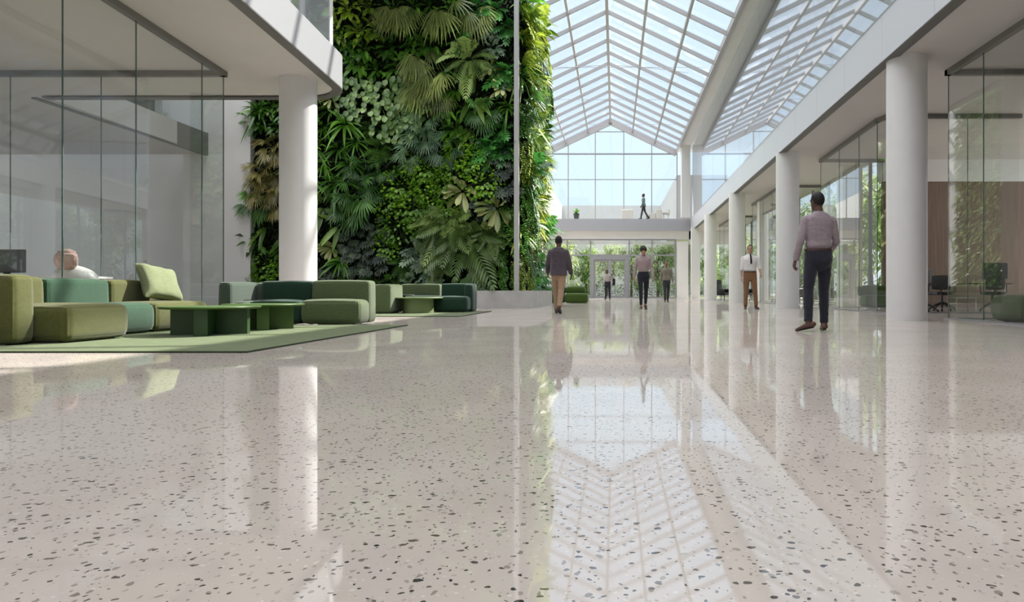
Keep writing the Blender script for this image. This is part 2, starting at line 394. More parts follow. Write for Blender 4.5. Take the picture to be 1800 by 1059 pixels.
# right gallery
pts = [(fx(BACK)+.1, BACK), (14.2, BACK), (14.2, 21.6), (8.3, 21.6), (8.3, 47.3), (fx(47)+.1, 47.3)]
b = MB(); b.prism(pts, CZ+.03, FZ); struct(b.build('ceiling_right', M['ceil']))
b = MB()
seams = [BACK]+[1.9+2.05*k for k in range(0, 22)]+[46.6]
for y0, y1 in zip(seams[:-1], seams[1:]):
    b.prism([(fx(y0), y0+.004), (fx(y0)+.12, y0+.004), (fx(y1)+.12, y1-.004), (fx(y1), y1-.004)], CZ, FZ)
struct(b.build('trim_4', M['fascia']))
b = MB(); b.prism([(fx(BACK)+.02, BACK), (fx(BACK)+.20, BACK), (fx(46.6)+.20, 46.6), (fx(46.6)+.02, 46.6)], CZ-.015, CZ+.01); struct(b.build('trim_5', M['strip']))
# bridge at the far end
b = MB(); b.box(-5.3, 8.2, 46.66, END+.3, CZ+.02, FZ); struct(b.build('ceiling_bridge', M['ceil']))
b = MB(); b.box(-5.3, fx(46.6), 46.6, 46.66, CZ, FZ); struct(b.build('trim_6', mat('bridge_fascia_shaded', (.36, .365, .40), .4)))  # same white fascia, its shade painted in as a greyer tone

# outer walls
def wall(name, *bx, m='white'):
    b = MB()
    for q in bx: b.box(*q)
    return struct(b.build(name, M[m]))
wall('wall_right', (14.0, 14.3, BACK, 15.0, 0, FZ))  # unseen wall, ended short to tune the daylight from the side
wall('wall_back', (-26, 14.2, BACK-.3, BACK, 0, 10.6))  # unseen wall, put in to cut the light from behind
wall('wall_left_end', (-13.05, -11.02, 20.6, 20.85, 0, 10.4), (-26, -13.75, 22.0, 22.3, 0, 8), (-13.9, -13.05, 21.4, 21.6, 0, 8))
wall('wall_left_upper', (-12.0, -11.8, BACK, 14.4, LZ, EZ), (-11.8, -5.9, 14.1, 14.25, LZ, EZ))
wall('wall_left_void', (-14.1, -13.9, 14.4, 20.6, LZ, EZ), m='dark')  # dark backdrop, painted shade of an unlit room behind the glass
wall('wall_left_far', (-5.3, -5.1, 25.6, END, 0, EZ))
wall('wall_right_upper', (9.0, 9.2, BACK, END, FZ, EZ))
wall('wall_wood', (8.4, 14.0, 21.4, 21.6, 0, 3.95), m='wood')
wall('wall_wood_head', (8.3, 14.0, 21.4, 21.6, 3.95, CZ+.03))
wall('wall_far_end', (5.07, 8.2, 47.15, 47.35, 3.72, CZ+.03), (-5.3, 5.2, 47.15, 47.35, 4.07, CZ+.03), (4.22, 5.0, 46.95, 47.35, 0, 3.9), (8.0, 8.3, 47.0, 47.35, 0, CZ))
# roofs over the side wings, left one opened for added light
b = MB(); b.box(-26, EXL-.5, BACK, 14.4, 10.26, 10.6); b.box(-26, EXL-.5, 20.7, END, 10.26, 10.6); b.box(-26, -14, 14.4, 20.7, 10.26, 10.6); b.box(-9.2, EXL-.5, 14.4, 20.7, 10.26, 10.6); struct(b.build('roof_left', M['ceil']))
b = MB(); b.box(-14, -9.2, 14.4, 20.7, 10.5, 10.53); struct(b.build('added_rooflight_glass', M['roofglass']))  # unseen rooflight added to brighten the left void and office
b = MB(); b.prism([(fx(BACK)+.15, BACK), (14.2, BACK), (14.2, END), (fx(END)+.15, END)], 10.26, 10.8); struct(b.build('roof_right', M['ceil']))
# eaves beams
b = MB(); b.prism([(EXR, BACK), (fx(BACK)+.15, BACK), (fx(END)+.15, END), (EXR, END)], EZ, EZ+.45); struct(b.build('eaves_beam_right', M['white']))
b = MB(); b.box(EXL-.55, EXL, BACK, END, EZ, EZ+.45); struct(b.build('eaves_beam_left', M['white']))
b = MB(); b.box(EXR-.10, EXR-.005, BACK, END, EZ-.03, EZ+.16); struct(b.build('trim_7', M['frame']))

# upper gallery fronts of coated glass
def upper_glass(name, f, ys, label, z1=EZ-.01, z0=FZ):
    t = empty(name, (f(ys[0]), ys[0], z0), label, 'glass front')
    for y0, y1 in zip(ys[:-1], ys[1:]):
        q = [(f(y0)-.012, y0+.006), (f(y0)+.012, y0+.006), (f(y1)+.012, y1-.006), (f(y1)-.012, y1-.006)]
        MB().prism(q, z0+.01, z1).build('glass_pane', M['facade'], t)
    return t
upper_glass('upper_glass_front', lambda y: fx(y)-.02, [BACK, -5, -1, 3, 7, 11, 15, 19, 23, 27, 31, 35, 39, 43, 46.8], 'tall reflective glass front on the upper gallery above the row of columns, mirroring the skylight')
t = upper_glass('upper_glass_front', lambda y: lx(y)-.06, [BACK, -5, -1, 3, 7, 10.5, 12.35, 13.35], 'reflective glass front on the left gallery above the rounded corner', z0=LZ)
upper_glass('upper_glass_front', lambda y: -12.36, [14.6, 16.6, 18.6, 20.5], 'dark upper glazing seen behind the office glass on the left gallery set back', CZ+3.2, LZ)

# columns
def column(x, y, label, r=.34, top=CZ+.03):
    o = MB().lathe((x, y), [(r, 0), (r, top)], 56).build('column', M['column'], loc=(x, y, 0))
    autosmooth(o); return tag(o, label, 'column', 'round white columns')
column(5.16, 12.1, 'thick round white column nearest on the right, beside the glass box with green pouf')
column(5.14, 20.4, 'round white column just left of the man in lilac shirt')
column(5.14, 28.9, 'round white column beside the person in white shirt and tan trousers')
column(5.14, 37.0, 'slim far round white column standing before the square pillar')
column(-6.18, 13.3, 'round white column under the rounded gallery corner behind the green sofa')
tag(MB().box(4.95, 5.5, 44.4, 44.95, 0, CZ+.03).build('pillar', M['white']), 'square white pillar under the far end of the right gallery', 'pillar')
tag(MB().box(4.42, 5.0, 45.6, 46.4, FZ, EZ).build('pillar', M['white']), 'white pillar on the upper level where bridge meets glass front', 'pillar')
tag(MB().box(6.45, 6.95, 30.6, 31.1, 0, CZ+.03).build('pillar', M['white']), 'white pier inside the far glass room behind the walking man', 'pillar')
tag(MB().box(7.45, 8.1, 22.4, 23.0, 0, CZ+.03).build('pillar', M['white']), 'broad white pier seen through glass left of the nearest right column', 'pillar')

# skylight
sk = empty('skylight', (RX, BACK, EZ), 'pitched glass skylight with grey rafters over the whole hall', 'skylight')
slope = (AZ-EZ)/(EXR-RX)
def rz_(x): return AZ-abs(x-RX)*slope
def along(x, w, h, dz=0): return MB().beam((x, BACK, rz_(x)+dz), (x, END, rz_(x)+dz), w, h)
along(RX, .13, .26).build('ridge_beam', M['steel'], sk)
for k in (1, 2):
    for sgn in (-1, 1):
        along(RX+sgn*k*1.56, .10, .15).build('purlin', M['steel'], sk)
for sgn in (-1, 1): along(RX+sgn*4.62, .12, .16).build('eaves_rail', M['steel'], sk)
ys = [29.05+1.655*k for k in range(-22, 12)]
for y in ys:
    for sgn in (-1, 1):
        b = MB(); x1 = EXR if sgn > 0 else EXL
        b.beam((RX+sgn*.05, y, AZ-.02), (x1, y, rz_(x1)), .08, .155, (0, 0, 1)).build('rafter', M['steel'], sk)
for sgn in (-1, 1):
    x1 = EXR if sgn > 0 else EXL
    a, c = (RX, AZ+.06), (x1, rz_(x1)+.06)
    b = MB(); b.add([(a[0], BACK, a[1]), (a[0], END, a[1]), (c[0], END, c[1]), (c[0], BACK, c[1]),
                     (a[0], BACK, a[1]+.03), (a[0], END, a[1]+.03), (c[0], END, c[1]+.03), (c[0], BACK, c[1]+.03)],
                    [(0,3,2,1),(4,5,6,7),(0,1,5,4),(1,2,6,5),(2,3,7,6),(3,0,4,7)])
    b.build('glass_panes', M['roofglass'], sk)
for y in (32.0, 37.4, 43.0):
    MB().tube([(EXL, y, EZ+.75), (EXR, y, EZ+.75)], .012, 6).build('tie_rod', M['steel'], sk)
P = [(RX+1.9*s/6*2, 32.2, EZ+.55+.35*math.cos(s/6*PI/2)) for s in range(-6, 7)]
MB().tube(P, .014, 6).build('tie_rod', M['steel'], sk)

# gable window on the upper level
g = empty('window_1', (RX, END, FZ), kind='structure'); 
xs = [EXL, -3.32, -1.42, .58, 2.54, EXR]; zs = [FZ, 8.33, 10.13, 11.69]
for x in xs:
    MB().box(x-.03, x+.03, END-.05, END+.05, FZ, rz_(x)-.05).build('mullion', M['frame'], g)
for z in zs[1:]:
    hw = 4.68 if z <= EZ else (AZ-z)/slope
    h = .05 if z == 10.13 else .022
    MB().box(RX-hw, RX+hw, END-.045, END+.045, z-h, z+h).build('transom', M['frame'], g)
for sgn in (-1, 1):
    x1 = EXR if sgn > 0 else EXL
    MB().beam((RX, END, AZ), (x1, END, rz_(x1)), .16, .30).build('gable_rafter', M['steel'], g)
b = MB(); b.add([(EXL, END-.01, FZ), (EXR, END-.01, FZ), (EXR, END-.01, EZ), (RX, END-.01, AZ), (EXL, END-.01, EZ),
                 (EXL, END+.01, FZ), (EXR, END+.01, FZ), (EXR, END+.01, EZ), (RX, END+.01, AZ), (EXL, END+.01, EZ)],
                [(0,1,2,3,4), (9,8,7,6,5)]+[(i, 5+i, 5+(i+1)%5, (i+1)%5) for i in range(5)])
b.build('glass_pane', M['glass'], g)
# ground level glazing with the double door
g = empty('window_2', (0, 47.2, 0), kind='structure')
xs = [-4.95, -3.32, -1.73, .94, 2.52, 4.13]
for x in xs: MB().box(x-.045, x+.045, 47.13, 47.27, 0, 4.07).build('mullion', M['frame'], g)
for z, h in ((4.04, .05), (2.97, .05), (.04, .04)):
    for x0, x1 in ([(-4.95, -1.73), (-1.73, .94), (.94, 4.13)] if z > 1 else [(-4.95, -1.73), (.94, 4.13)]):
        MB().box(x0, x1, 47.14, 47.26, z-h, z+h).build('transom', M['frame'], g)
for x0, x1 in zip(xs[:-1], xs[1:]):
    for z0, z1 in ((.08, 2.92), (3.02, 3.99)):
        if x0 == -1.73 and z0 < 1: continue
        MB().box(x0+.045, x1-.045, 47.19, 47.21, z0, z1).build('glass_pane', M['glass'], g)
    bl = MB(); [bl.box(x0+.05, x1-.05, 47.24, 47.25, 3.72+.045*i, 3.758+.045*i) for i in range(5)]
    bl.build('blind', M['white'], g)
d = empty('door_1', (-.4, 47.2, 0), kind='structure')
MB().box(-1.685, -1.50, 47.1, 47.3, 0, 2.92).build('door_jamb', M['frame'], d)
MB().box(.71, .895, 47.1, 47.3, 0, 2.92).build('door_jamb', M['frame'], d)
MB().box(-1.5, .71, 47.1, 47.3, 2.66, 2.92).build('door_head', M['frame'], d)
for x0, x1, hx in ((-1.49, -.40, -.50), (-.39, .70, -.28)):
    lf = MB(); lf.box(x0, x0+.11, 47.16, 47.24, .02, 2.65); lf.box(x1-.11, x1, 47.16, 47.24, .02, 2.65)
    lf.box(x0+.11, x1-.11, 47.16, 47.24, 2.52, 2.65); lf.box(x0+.11, x1-.11, 47.16, 47.24, .02, .16)
    lf = lf.build('door_leaf', M['frame'], d)
    MB().box(x0+.11, x1-.11, 47.19, 47.21, .16, 2.52).build('glass_pane', M['glass'], lf)
    MB().tube([(hx, 47.08, .8), (hx, 47.08, 1.5)], .016, 8).build('door_handle', M['chrome'], lf)
# far glazing at the end of the right aisle and along its outer side
g = empty('window_3', (6.6, 47.2, 0), kind='structure')
for x in (5.1, 6.55, 8.0): MB().box(x-.04, x+.04, 47.15, 47.25, 0, 3.72).build('mullion', M['frame'], g)
for x0, x1 in ((5.14, 6.51), (6.59, 7.96)): MB().box(x0, x1, 47.19, 47.21, 0, 3.72).build('glass_pane', M['glass'], g)
g = empty('window_4', (8.1, 34, 0), kind='structure')
ys = [21.7+2.11*k for k in range(13)]
for y in ys: MB().box(8.05, 8.15, y-.03, y+.03, 0, CZ+.03).build('mullion', M['frame'], g)
for z in (1.2, 3.0): MB().box(8.06, 8.14, 21.7, 47.0, z-.02, z+.02).build('transom', M['frame'], g)
for y0, y1 in zip(ys[:-1], ys[1:]): MB().box(8.09, 8.11, y0+.03, y1-.03, 0, CZ+.03).build('glass_pane', M['glass'], g)

# courtyard beyond the far end
wall('wall_outside_right', (4.35, 8.0, 48.6, 66, 4.75, 8.75), m='outer')
wall('wall_outside_left', (-9, -5.15, 48.6, 66, 4.75, 8.75), m='outer')
wall('wall_outside_end', (-14, 14, 66, 66.4, 0, 8.75), m='outer')

# glass office rooms: panes, thin dark joints, channels
def partition(name, pts, label, panes, top=CZ+.03, ch=True):
    """pts: plan polyline; panes: joint positions along each side, metres from its start"""
    t = empty(name, (pts[0][0], pts[0][1], 0), label, 'glass partition')
    c = MB(); fl = MB()
    for (a, e_), js in zip(zip(pts[:-1], pts[1:]), panes):
        a = Vector(a); e_ = Vector(e_); d = (e_-a); Ln = d.length; d.normalize(); n = Vector((d.y, -d.x))
        def quad(s0, s1, w):
            p, q = a+d*s0, a+d*s1
            return [tuple(p-n*w), tuple(q-n*w), tuple(q+n*w), tuple(p+n*w)]
        c.prism(quad(-.05, Ln+.05, .05), CZ-.07, CZ+.03); fl.prism(quad(-.03, Ln+.03, .075), 0, .022)
        st = [0]+js+[Ln]
        for s0, s1 in zip(st[:-1], st[1:]):
            MB().prism(quad(s0+.006, s1-.006, .007), .02, CZ-.05).build('glass_pane', M['glass'], t)
        for s0 in js+[Ln]:
            MB().prism(quad(s0-.006, s0+.006, .0075), .03, CZ-.06).build('joint', M['edge'], t)
    c.build('ceiling_channel', M['channel'], t); fl.build('floor_channel', M['frame'], t)
    return t
y0 = -6.0
def gl(y): return (y-y0)*math.hypot(1, .0825)
partition('office_glazing', [(gx(y0), y0), (gx(12.78), 12.78), (-19, 12.78)], 'frameless glass office walls on the left behind the olive sofa',
          [[gl(v) for v in (-4, -2, 0, 1.8, 3.5, 5.2, 7.0, 8.64, 10.14, 12.01)], [2.29, 3.99, 5.7, 7.5]])
partition('glass_room', [(6.2, -6), (6.2, 12.71), (13.6, 12.71)], 'nearest glass room on the right, with the green pouf inside', [[2, 4, 6, 8, 10, 12, 14, 15.8, 17.5], [2.63, 4.5, 6.3]])
partition('glass_room', [(9.4, 15.9), (6.35, 15.9), (6.25, 16.3), (6.42, 21.35), (8.35, 21.35)], 'glass room behind the nearest right column, with desk and wood wall', [[1.2, 2.3], [], [1.35, 3.1], [1.1]])
partition('glass_room', [(7.95, 26.6), (6.45, 26.6), (6.5, 32.4), (7.95, 32.4)], 'third glass room beyond the man in lilac shirt, with white pier', [[.8], [1.6, 3.4], []])
partition('glass_room', [(7.95, 37.5), (6.5, 37.5), (6.55, 43.0), (7.95, 43.0)], 'farthest glass room along the right aisle', [[.8], [1.8, 3.6], []])

# ================================================================== furniture
def rug(x0, x1, y0, y1, label):
    t = empty('rug', ((x0+x1)/2, (y0+y1)/2, 0), label, 'rug', 'green area rugs')
    MB().box(x0+.012, x1-.012, y0+.012, y1-.012, .001, .016).build('rug_pile', M['rug'], t)
    e_ = MB(); e_.box(x0, x1, y0, y0+.011, .001, .014); e_.box(x0, x1, y1-.011, y1, .001, .014)
    e_.box(x0, x0+.011, y0+.012, y1-.012, .001, .014); e_.box(x1-.011, x1, y0+.012, y1-.012, .001, .014)
    e_.build('rug_binding', M['rugedge'], t)
rug(-6.66, -3.12, 5.78, 10.26, 'large green rug in front, under the two round coffee tables')
rug(-7.2, -3.12, 13.68, 17.2, 'smaller green rug farther back by the concrete planter')

SO = 'upholstered green modular seats'
def module(label, m, seat=None, backs=(), r=.075, cat='sofa'):
    bx = seat or backs[0]
    t = empty('sofa_module', ((bx[0]+bx[1])/2, (bx[2]+bx[3])/2, 0), label, cat, SO)
    if seat:
        MB().soft(*seat, r=r, bulge=.02).build('seat', m, t, smooth=True)
    for q in backs: MB().soft(*q, r=r*.75, bulge=.012).build('backrest', m, t, smooth=True)
    al = ([seat] if seat else [])+([] if seat else list(backs))
    for q in al:
        for x in (q[0]+.12, q[1]-.12):
            for y in (q[2]+.10, q[3]-.10):
                MB().cyl((x, y), .03, .016, q[4]+.03, 12).build('foot', M['foot'], t)
    return t
B0 = .03; ST = .385; BT = .675
# left sofa, running away from the camera, facing right
module('olive block arm at the near end of the left sofa, darkest and closest', M['olive'], None, [(-6.72, -5.62, 6.36, 6.61, B0, BT+.005)], cat='sofa')
module('deep olive chaise seat with the nearest sunlit side, at the front of the left sofa', M['olive'], (-6.36, -5.33, 6.635, 7.48, B0, ST), [(-6.62, -6.25, 6.635, 7.48, B0, BT-.0)])
module('teal green seat in the middle of the left sofa', M['teal'], (-6.36, -5.69, 7.505, 8.44, B0, ST-.01), [(-6.60, -6.25, 7.505, 8.44, B0, BT-.012)])
module('pale olive seat carrying the sage cushion, far end of the left sofa', M['olive'], (-6.36, -5.70, 8.465, 9.55, B0, ST-.005), [(-6.60, -6.25, 8.465, 9.55, B0, BT-.015)])
# rear sofa facing the camera, on the far edge of the first rug
module('grey green corner seat at the left end of the rear sofa', M['greygreen'], (-5.79, -5.56, 10.30, 10.95, B0, ST-.03), [(-5.99, -5.80, 10.28, 11.35, B0, BT-.02), (-5.79, -5.57, 10.97, 11.25, B0, BT-.03)])
module('dark forest green seat in the middle of the rear sofa', M['forest'], (-5.54, -4.77, 10.29, 10.80, B0, ST-.01), [(-5.58, -4.76, 10.74, 11.06, B0, BT)])
module('sage seat with bright sunlit edge at the right end of the rear sofa', M['sage'], (-4.74, -3.86, 10.27, 10.72, B0, ST), [(-4.75, -3.85, 10.66, 10.98, B0, BT+.01)])
# third group near the planter
module('moss coloured end block of the third seating group, left of the small table', M['sage'], None, [(-5.37, -4.98, 15.1, 16.0, B0, BT-.01)])
module('low dark seat half hidden behind the small sage table', M['forest'], (-5.6, -4.15, 17.0, 17.55, B0, ST), [])
module('wide sage backrest standing behind the small sage table', M['sage'], None, [(-5.53, -4.52, 17.57, 17.85, B0, BT+.02)])
module('dark green armchair on the far rug next to the planter', M['forest'], (-4.30, -3.50, 16.05, 16.75, B0, ST), [(-4.28, -3.46, 16.76, 17.05, B0, BT+.02), (-3.64, -3.44, 16.42, 16.75, B0, BT+.0)], cat='armchair')
# far bench near the door
t = empty('bench_sofa', (-2.0, 27.8, 0), 'long moss green tufted bench sofa beyond the planter near the entrance', 'bench')
for x0, x1 in ((-3.6, -2.06), (-2.04, -1.12)):
    MB().soft(x0, x1, 27.45, 28.4, .03, .41, r=.10, bulge=.02).build('seat', M['moss'], t, smooth=True)
for x0, x1 in ((-3.6, -2.06), (-2.04, -1.25)):
    MB().soft(x0, x1, 28.05, 28.45, .40, .69, r=.10, bulge=.02).build('backrest', M['moss'], t, smooth=True)

# coffee tables: thin round top on crossed panels
def coffee(x, y, r, h, mt, label, rz=0, w=.36, th=.05, top=None):
    t = empty('coffee_table', (x, y, 0), label, 'coffee table', 'round green coffee tables')
    o = MB().lathe((x, y), [(r-.02, h-.028), (r-.004, h-.016), (r, h-.008), (r-.004, h)], 64).build('tabletop', top or mt, t); autosmooth(o)
    b = MB()
    P = []
    for k in range(4):
        a = rz+k*PI/2; c, s_ = math.cos(a), math.sin(a)
        for u, v in ((th, th), (w, th), (w, -th)):
            pass
        P += [(x+c*w+s_*th, y+s_*w-c*th), (x+c*w-s_*th, y+s_*w+c*th), (x+(c-s_)*th, y+(s_+c)*th)]
    b.prism(P, .017, h-.028).build('base', mt, t)
    return t
coffee(-4.77, 8.05, .53, .345, M['tabled'], 'front round coffee table, dark green crossed base', rz=.28, w=.40, th=.07, top=M['tablel'])
coffee(-4.70, 9.12, .50, .352, M['tablel'], 'second round coffee table, lighter green, tucked behind the front one', rz=.45, w=.36, th=.07)
t3 = empty('coffee_table', (-4.55, 15.75, 0), 'small pale sage drum table on the far rug', 'coffee table', 'round green coffee tables')
autosmooth(MB().lathe((-4.55, 15.75), [(.53, .345), (.55, .355), (.55, .366), (.545, .372)], 56).build('tabletop', M['tables'], t3))
autosmooth(MB().lathe((-4.55, 15.75), [(.345, .017), (.345, .345)], 40).build('base', M['tables'], t3))
t4 = empty('coffee_table', (-5.12, 16.5, 0), 'higher little dark side table behind the pale drum table', 'coffee table', 'round green coffee tables')
autosmooth(MB().lathe((-5.12, 16.5), [(.24, .40), (.25, .42), (.24, .43)], 40).build('tabletop', M['greygreen'], t4))
autosmooth(MB().lathe((-5.12, 16.5), [(.15, .017), (.04, .06), (.04, .40)], 24).build('base', M['foot'], t4))

# scatter cushion leaning on the left sofa
def cushion():
    n = 20; vs = []; fs = []; h = .27
    for sgn in (1, -1):
        base = len(vs)
        for i in range(n+1):
            for j in range(n+1):
                u, v = 2*i/n-1, 2*j/n-1
                k = (1-u**4)*(1-v**4); th = .095*max(k, 0)**.45
                pin = 1-.10*(1-abs(v)**2.2)*abs(u)**3; pin2 = 1-.10*(1-abs(u)**2.2)*abs(v)**3
                w = .008*math.sin(9*u+5*v)*(1-k)
                vs.append((u*h*pin, sgn*th+w, v*h*pin2))
        for i in range(n):
            for j in range(n):
                a = base+i*(n+1)+j; q = (a, a+n+1, a+n+2, a+1); fs.append(q if sgn < 0 else q[::-1])
    return MB().add(vs, fs)
c = cushion().build('cushion', M['pillow'], smooth=True, loc=(0, 0, 0))
c.location = (-6.03, 9.03, .625); c.rotation_euler = (math.radians(-32), math.radians(10), math.radians(72))
tag(c, 'pale sage square cushion leaning back on the left sofa', 'cushion')
c.rotation_mode = 'XYZ'

# ---------------------------------------------------------------- left office, behind the glass
t = empty('office_desk', (-9.0, 10.4, 0), 'white desk behind the office glass carrying the monitor', 'desk')
MB().box(-10.2, -7.95, 10.0, 10.8, .715, .745).build('desktop', M['wshell'], t)
for x in (-10.1, -8.05):
    for y in (10.06, 10.74): MB().box(x-.025, x+.025, y-.025, y+.025, 0, .715).build('leg', M['wshell'], t)
t = empty('monitor', (-9.28, 10.4, .745), 'dark flat monitor on the white desk at the left picture edge', 'monitor')
MB().soft(-9.62, -8.97, 10.36, 10.40, .80, 1.155, r=.015, bulge=0).build('display', M['screen'], t, smooth=True)
MB().box(-9.33, -9.25, 10.40, 10.43, .76, .95).build('stand', M['black'], t)
MB().box(-9.43, -9.15, 10.32, 10.50, .745, .757).build('base', M['black'], t)
# white shell swivel chair with a pink head cushion
def shell_chair(x, y, label):
    t = empty('swivel_chair', (x, y, 0), label, 'chair')
    prof = []
    for k in range(13):
        a = -1.35+2.7*k/12
        prof.append(a)
    vs, fs = [], []
    rows_ = [(.44, .27), (.52, .30), (.62, .31), (.72, .31), (.80, .27), (.86, .18)]
    for z, r in rows_:
        for a in prof: vs.append((x-r*math.sin(a)*1.0, y+.02-r*math.cos(a)+ (z-.44)*-.12+.10, z-.10*(1-math.cos(a))))
    n = len(prof)
    for i in range(len(rows_)-1):
        for j in range(n-1): fs.append((i*n+j, i*n+j+1, i*n+n+j+1, i*n+n+j))
    o = MB().add(vs, fs).build('backrest', M['wshell'], t, smooth=True)
    o.modifiers.new('thickness', 'SOLIDIFY').thickness = .03
    MB().soft(x-.27, x+.27, y-.22, y+.30, .40, .50, r=.05).build('seat', M['wshell'], t, smooth=True)
    MB().soft(x-.105, x+.105, y-.23, y-.11, .815, 1.07, r=.06, bulge=.03).build('headrest', M['pink'], t, smooth=True)
    MB().soft(x-.10, x+.17, y-.26, y-.20, .87, 1.02, r=.03, bulge=.02).build('headrest_strap', M['pink'], t, smooth=True)
    MB().cyl((x, y), .03, .08, .41, 14).build('post', M['chrome'], t)
    for k in range(5):
        a = k*2*PI/5+.3
        lg = MB().beam((x, y, .10), (x+.30*math.cos(a), y+.30*math.sin(a), .07), .04, .03).build('leg', M['chrome'], t)
        MB().ball((x+.29*math.cos(a), y+.29*math.sin(a), .03), .03).build('caster', M['black'], lg)
    return t
shell_chair(-7.5, 9.5, 'white shell chair with round pink head cushion behind the office glass')

# ---------------------------------------------------------------- right rooms
t = empty('pouf', (6.75, 11.0, 0), 'rounded sage green pouf behind the nearest glass on the right', 'pouf')
MB().soft(6.29, 7.4, 10.6, 11.5, .035, .44, r=.13, bulge=.03).build('body', M['sage'], t, smooth=True)
for x in (6.5, 7.2):
    for y in (10.75, 11.35): MB().cyl((x, y), .035, 0, .06, 12).build('foot', M['foot'], t)
t = empty('office_desk', (9.0, 18.2, 0), 'long desk with thin dark top in front of the wood wall', 'desk')
MB().box(7.85, 10.35, 17.8, 18.6, .695, .72).build('desktop', M['black'], t)
for x in (8.0, 10.2):
    for y in (17.9, 18.5): MB().box(x-.02, x+.02, y-.02, y+.02, 0, .695).build('leg', M['wshell'], t)
t = empty('desk_screen', (8.3, 18.65, .72), 'pale grey privacy screen standing on the long desk', 'screen')
MB().soft(8.05, 8.55, 18.5, 18.54, .73, 1.12, r=.015, bulge=0).build('panel', M['greyp'], t, smooth=True)
for x in (8.12, 8.48): MB().box(x-.015, x+.015, 18.47, 18.57, .72, .74).build('foot', M['chrome'], t)
t = empty('monitor', (10.05, 18.1, .72), 'black monitor seen from behind at the right end of the desk', 'monitor')
MB().soft(9.72, 10.38, 18.06, 18.11, .83, 1.26, r=.02, bulge=.005).build('display', M['black'], t, smooth=True)
MB().ball((10.2, 18.055, 1.06), (.025, .006, .025)).build('badge', M['chrome'], t)
MB().box(10.0, 10.1, 18.11, 18.15, .73, 1.0).build('stand', M['black'], t)
MB().box(9.9, 10.2, 18.0, 18.25, .72, .732).build('base', M['black'], t)
def swivel(x, y, label, rz=0, back=True):
    t = empty('swivel_chair', (x, y, 0), label, 'chair', 'black office chairs', rz)
    def P(mb, name, m, sm=False): return mb.build(name, m, t, world=False, smooth=sm)
    P(MB().soft(-.23, .23, -.22, .24, .42, .49, r=.03), 'seat', M['black'], True)
    if back:
        P(MB().soft(-.21, .21, .22, .27, .56, .90, r=.025), 'backrest', M['black'], True)
        P(MB().tube([(0, .1, .42), (0, .27, .44), (0, .29, .62)], .02, 8), 'back_support', M['black'])
    for s_ in (-1, 1):
        P(MB().tube([(s_*.22, .1, .45), (s_*.30, .1, .50), (s_*.30, .08, .66), (s_*.29, -.12, .67)], .014, 8), 'armrest', M['black'])
    P(MB().cyl((0, 0), .028, .12, .43, 12), 'post', M['black'])
    for k in range(5):
        a = k*2*PI/5+.4; c, s_ = math.cos(a), math.sin(a)
        lg = P(MB().tube([(0, 0, .22), (.16*c, .16*s_, .16), (.33*c, .33*s_, .045)], (.032, .024, .016), 8), 'leg', M['black'])
        MB().ball((.33*c, .33*s_, .03), .03).build('caster', M['black'], lg, world=False)
    return t
swivel(7.55, 16.75, 'black swivel chair with star base beside the nearest right column', .5)
swivel(8.35, 17.45, 'black swivel chair pushed under the middle of the long desk', 2.6)
swivel(9.55, 17.3, 'black cantilever style chair under the right end of the long desk', 2.9)
t = empty('side_stool', (8.75, 17.3, 0), 'small white low table standing under the long desk', 'table')
MB().box(8.5, 9.05, 17.05, 17.5, .33, .36).build('top', M['wshell'], t)
for x in (8.53, 9.02):
    for y in (17.08, 17.47): MB().box(x-.012, x+.012, y-.012, y+.012, 0, .33).build('leg', M['wshell'], t)
t = empty('bench_sofa', (7.95, 20.9, 0), 'dark moss bench against the wood wall in the second glass room', 'bench')
MB().soft(7.5, 8.38, 20.4, 21.0, .04, .38, r=.07).build('seat', M['moss'], t, smooth=True)
MB().soft(7.5, 8.38, 20.95, 21.2, .36, .68, r=.07).build('backrest', M['moss'], t, smooth=True)
def lounge(x, y, rz, label, m):
    t = empty('lounge_chair', (x, y, 0), label, 'chair', None, rz)
    def P(mb, name, mm): return mb.build(name, mm, t, world=False, smooth=True)
    P(MB().soft(-.3, .3, -.3, .3, .26, .42, r=.06), 'seat', m); P(MB().soft(-.32, .32, .22, .38, .3, 1.12, r=.07), 'backrest', m)
    for s_ in (-1, 1):
        P(MB().soft(s_*.36-.05, s_*.36+.05, -.28, .3, .3, .6, r=.04), 'armrest', m)
        for yy in (-.25, .25): P(MB().tube([(s_*.26, yy, .28), (s_*.3, yy*1.1, 0)], .018, 8), 'leg', M['black'])
lounge(5.95, 37.9, .9, 'tall black lounge chair at the far end of the right aisle', M['black'])
lounge(6.95, 33.4, -1.2, 'black lounge chair behind the person in white shirt', M['black'])
lounge(7.2, 27.6, 2.0, 'black round backed chair inside the third glass room', M['black'])

# ---------------------------------------------------------------- on the bridge
t = empty('lounge_sofa', (.75, 47.3, FZ), 'square pale armchair back on the upper bridge left of the walking person', 'armchair')
MB().soft(.42, 1.22, 47.0, 47.2, FZ+.02, FZ+.68, r=.05).build('backrest', M['cream'], t, smooth=True)
MB().soft(.42, 1.22, 47.21, 47.8, FZ+.02, FZ+.42, r=.05).build('seat', M['cream'], t, smooth=True)
t = empty('lounge_sofa', (3.0, 47.3, FZ), 'larger pale armchair on the bridge right of the walking person', 'armchair')
MB().soft(2.78, 3.2, 47.0, 47.7, FZ+.02, FZ+.70, r=.05).build('backrest', M['cream'], t, smooth=True)
MB().soft(2.42, 2.77, 47.0, 47.7, FZ+.02, FZ+.42, r=.05).build('seat', M['cream'], t, smooth=True)
t = empty('side_chair', (3.65, 47.3, FZ), 'pale armless chair at the right end of the bridge', 'chair')
MB().soft(3.28, 3.72, 47.05, 47.6, FZ+.40, FZ+.52, r=.03).build('seat', M['cream'], t, smooth=True)
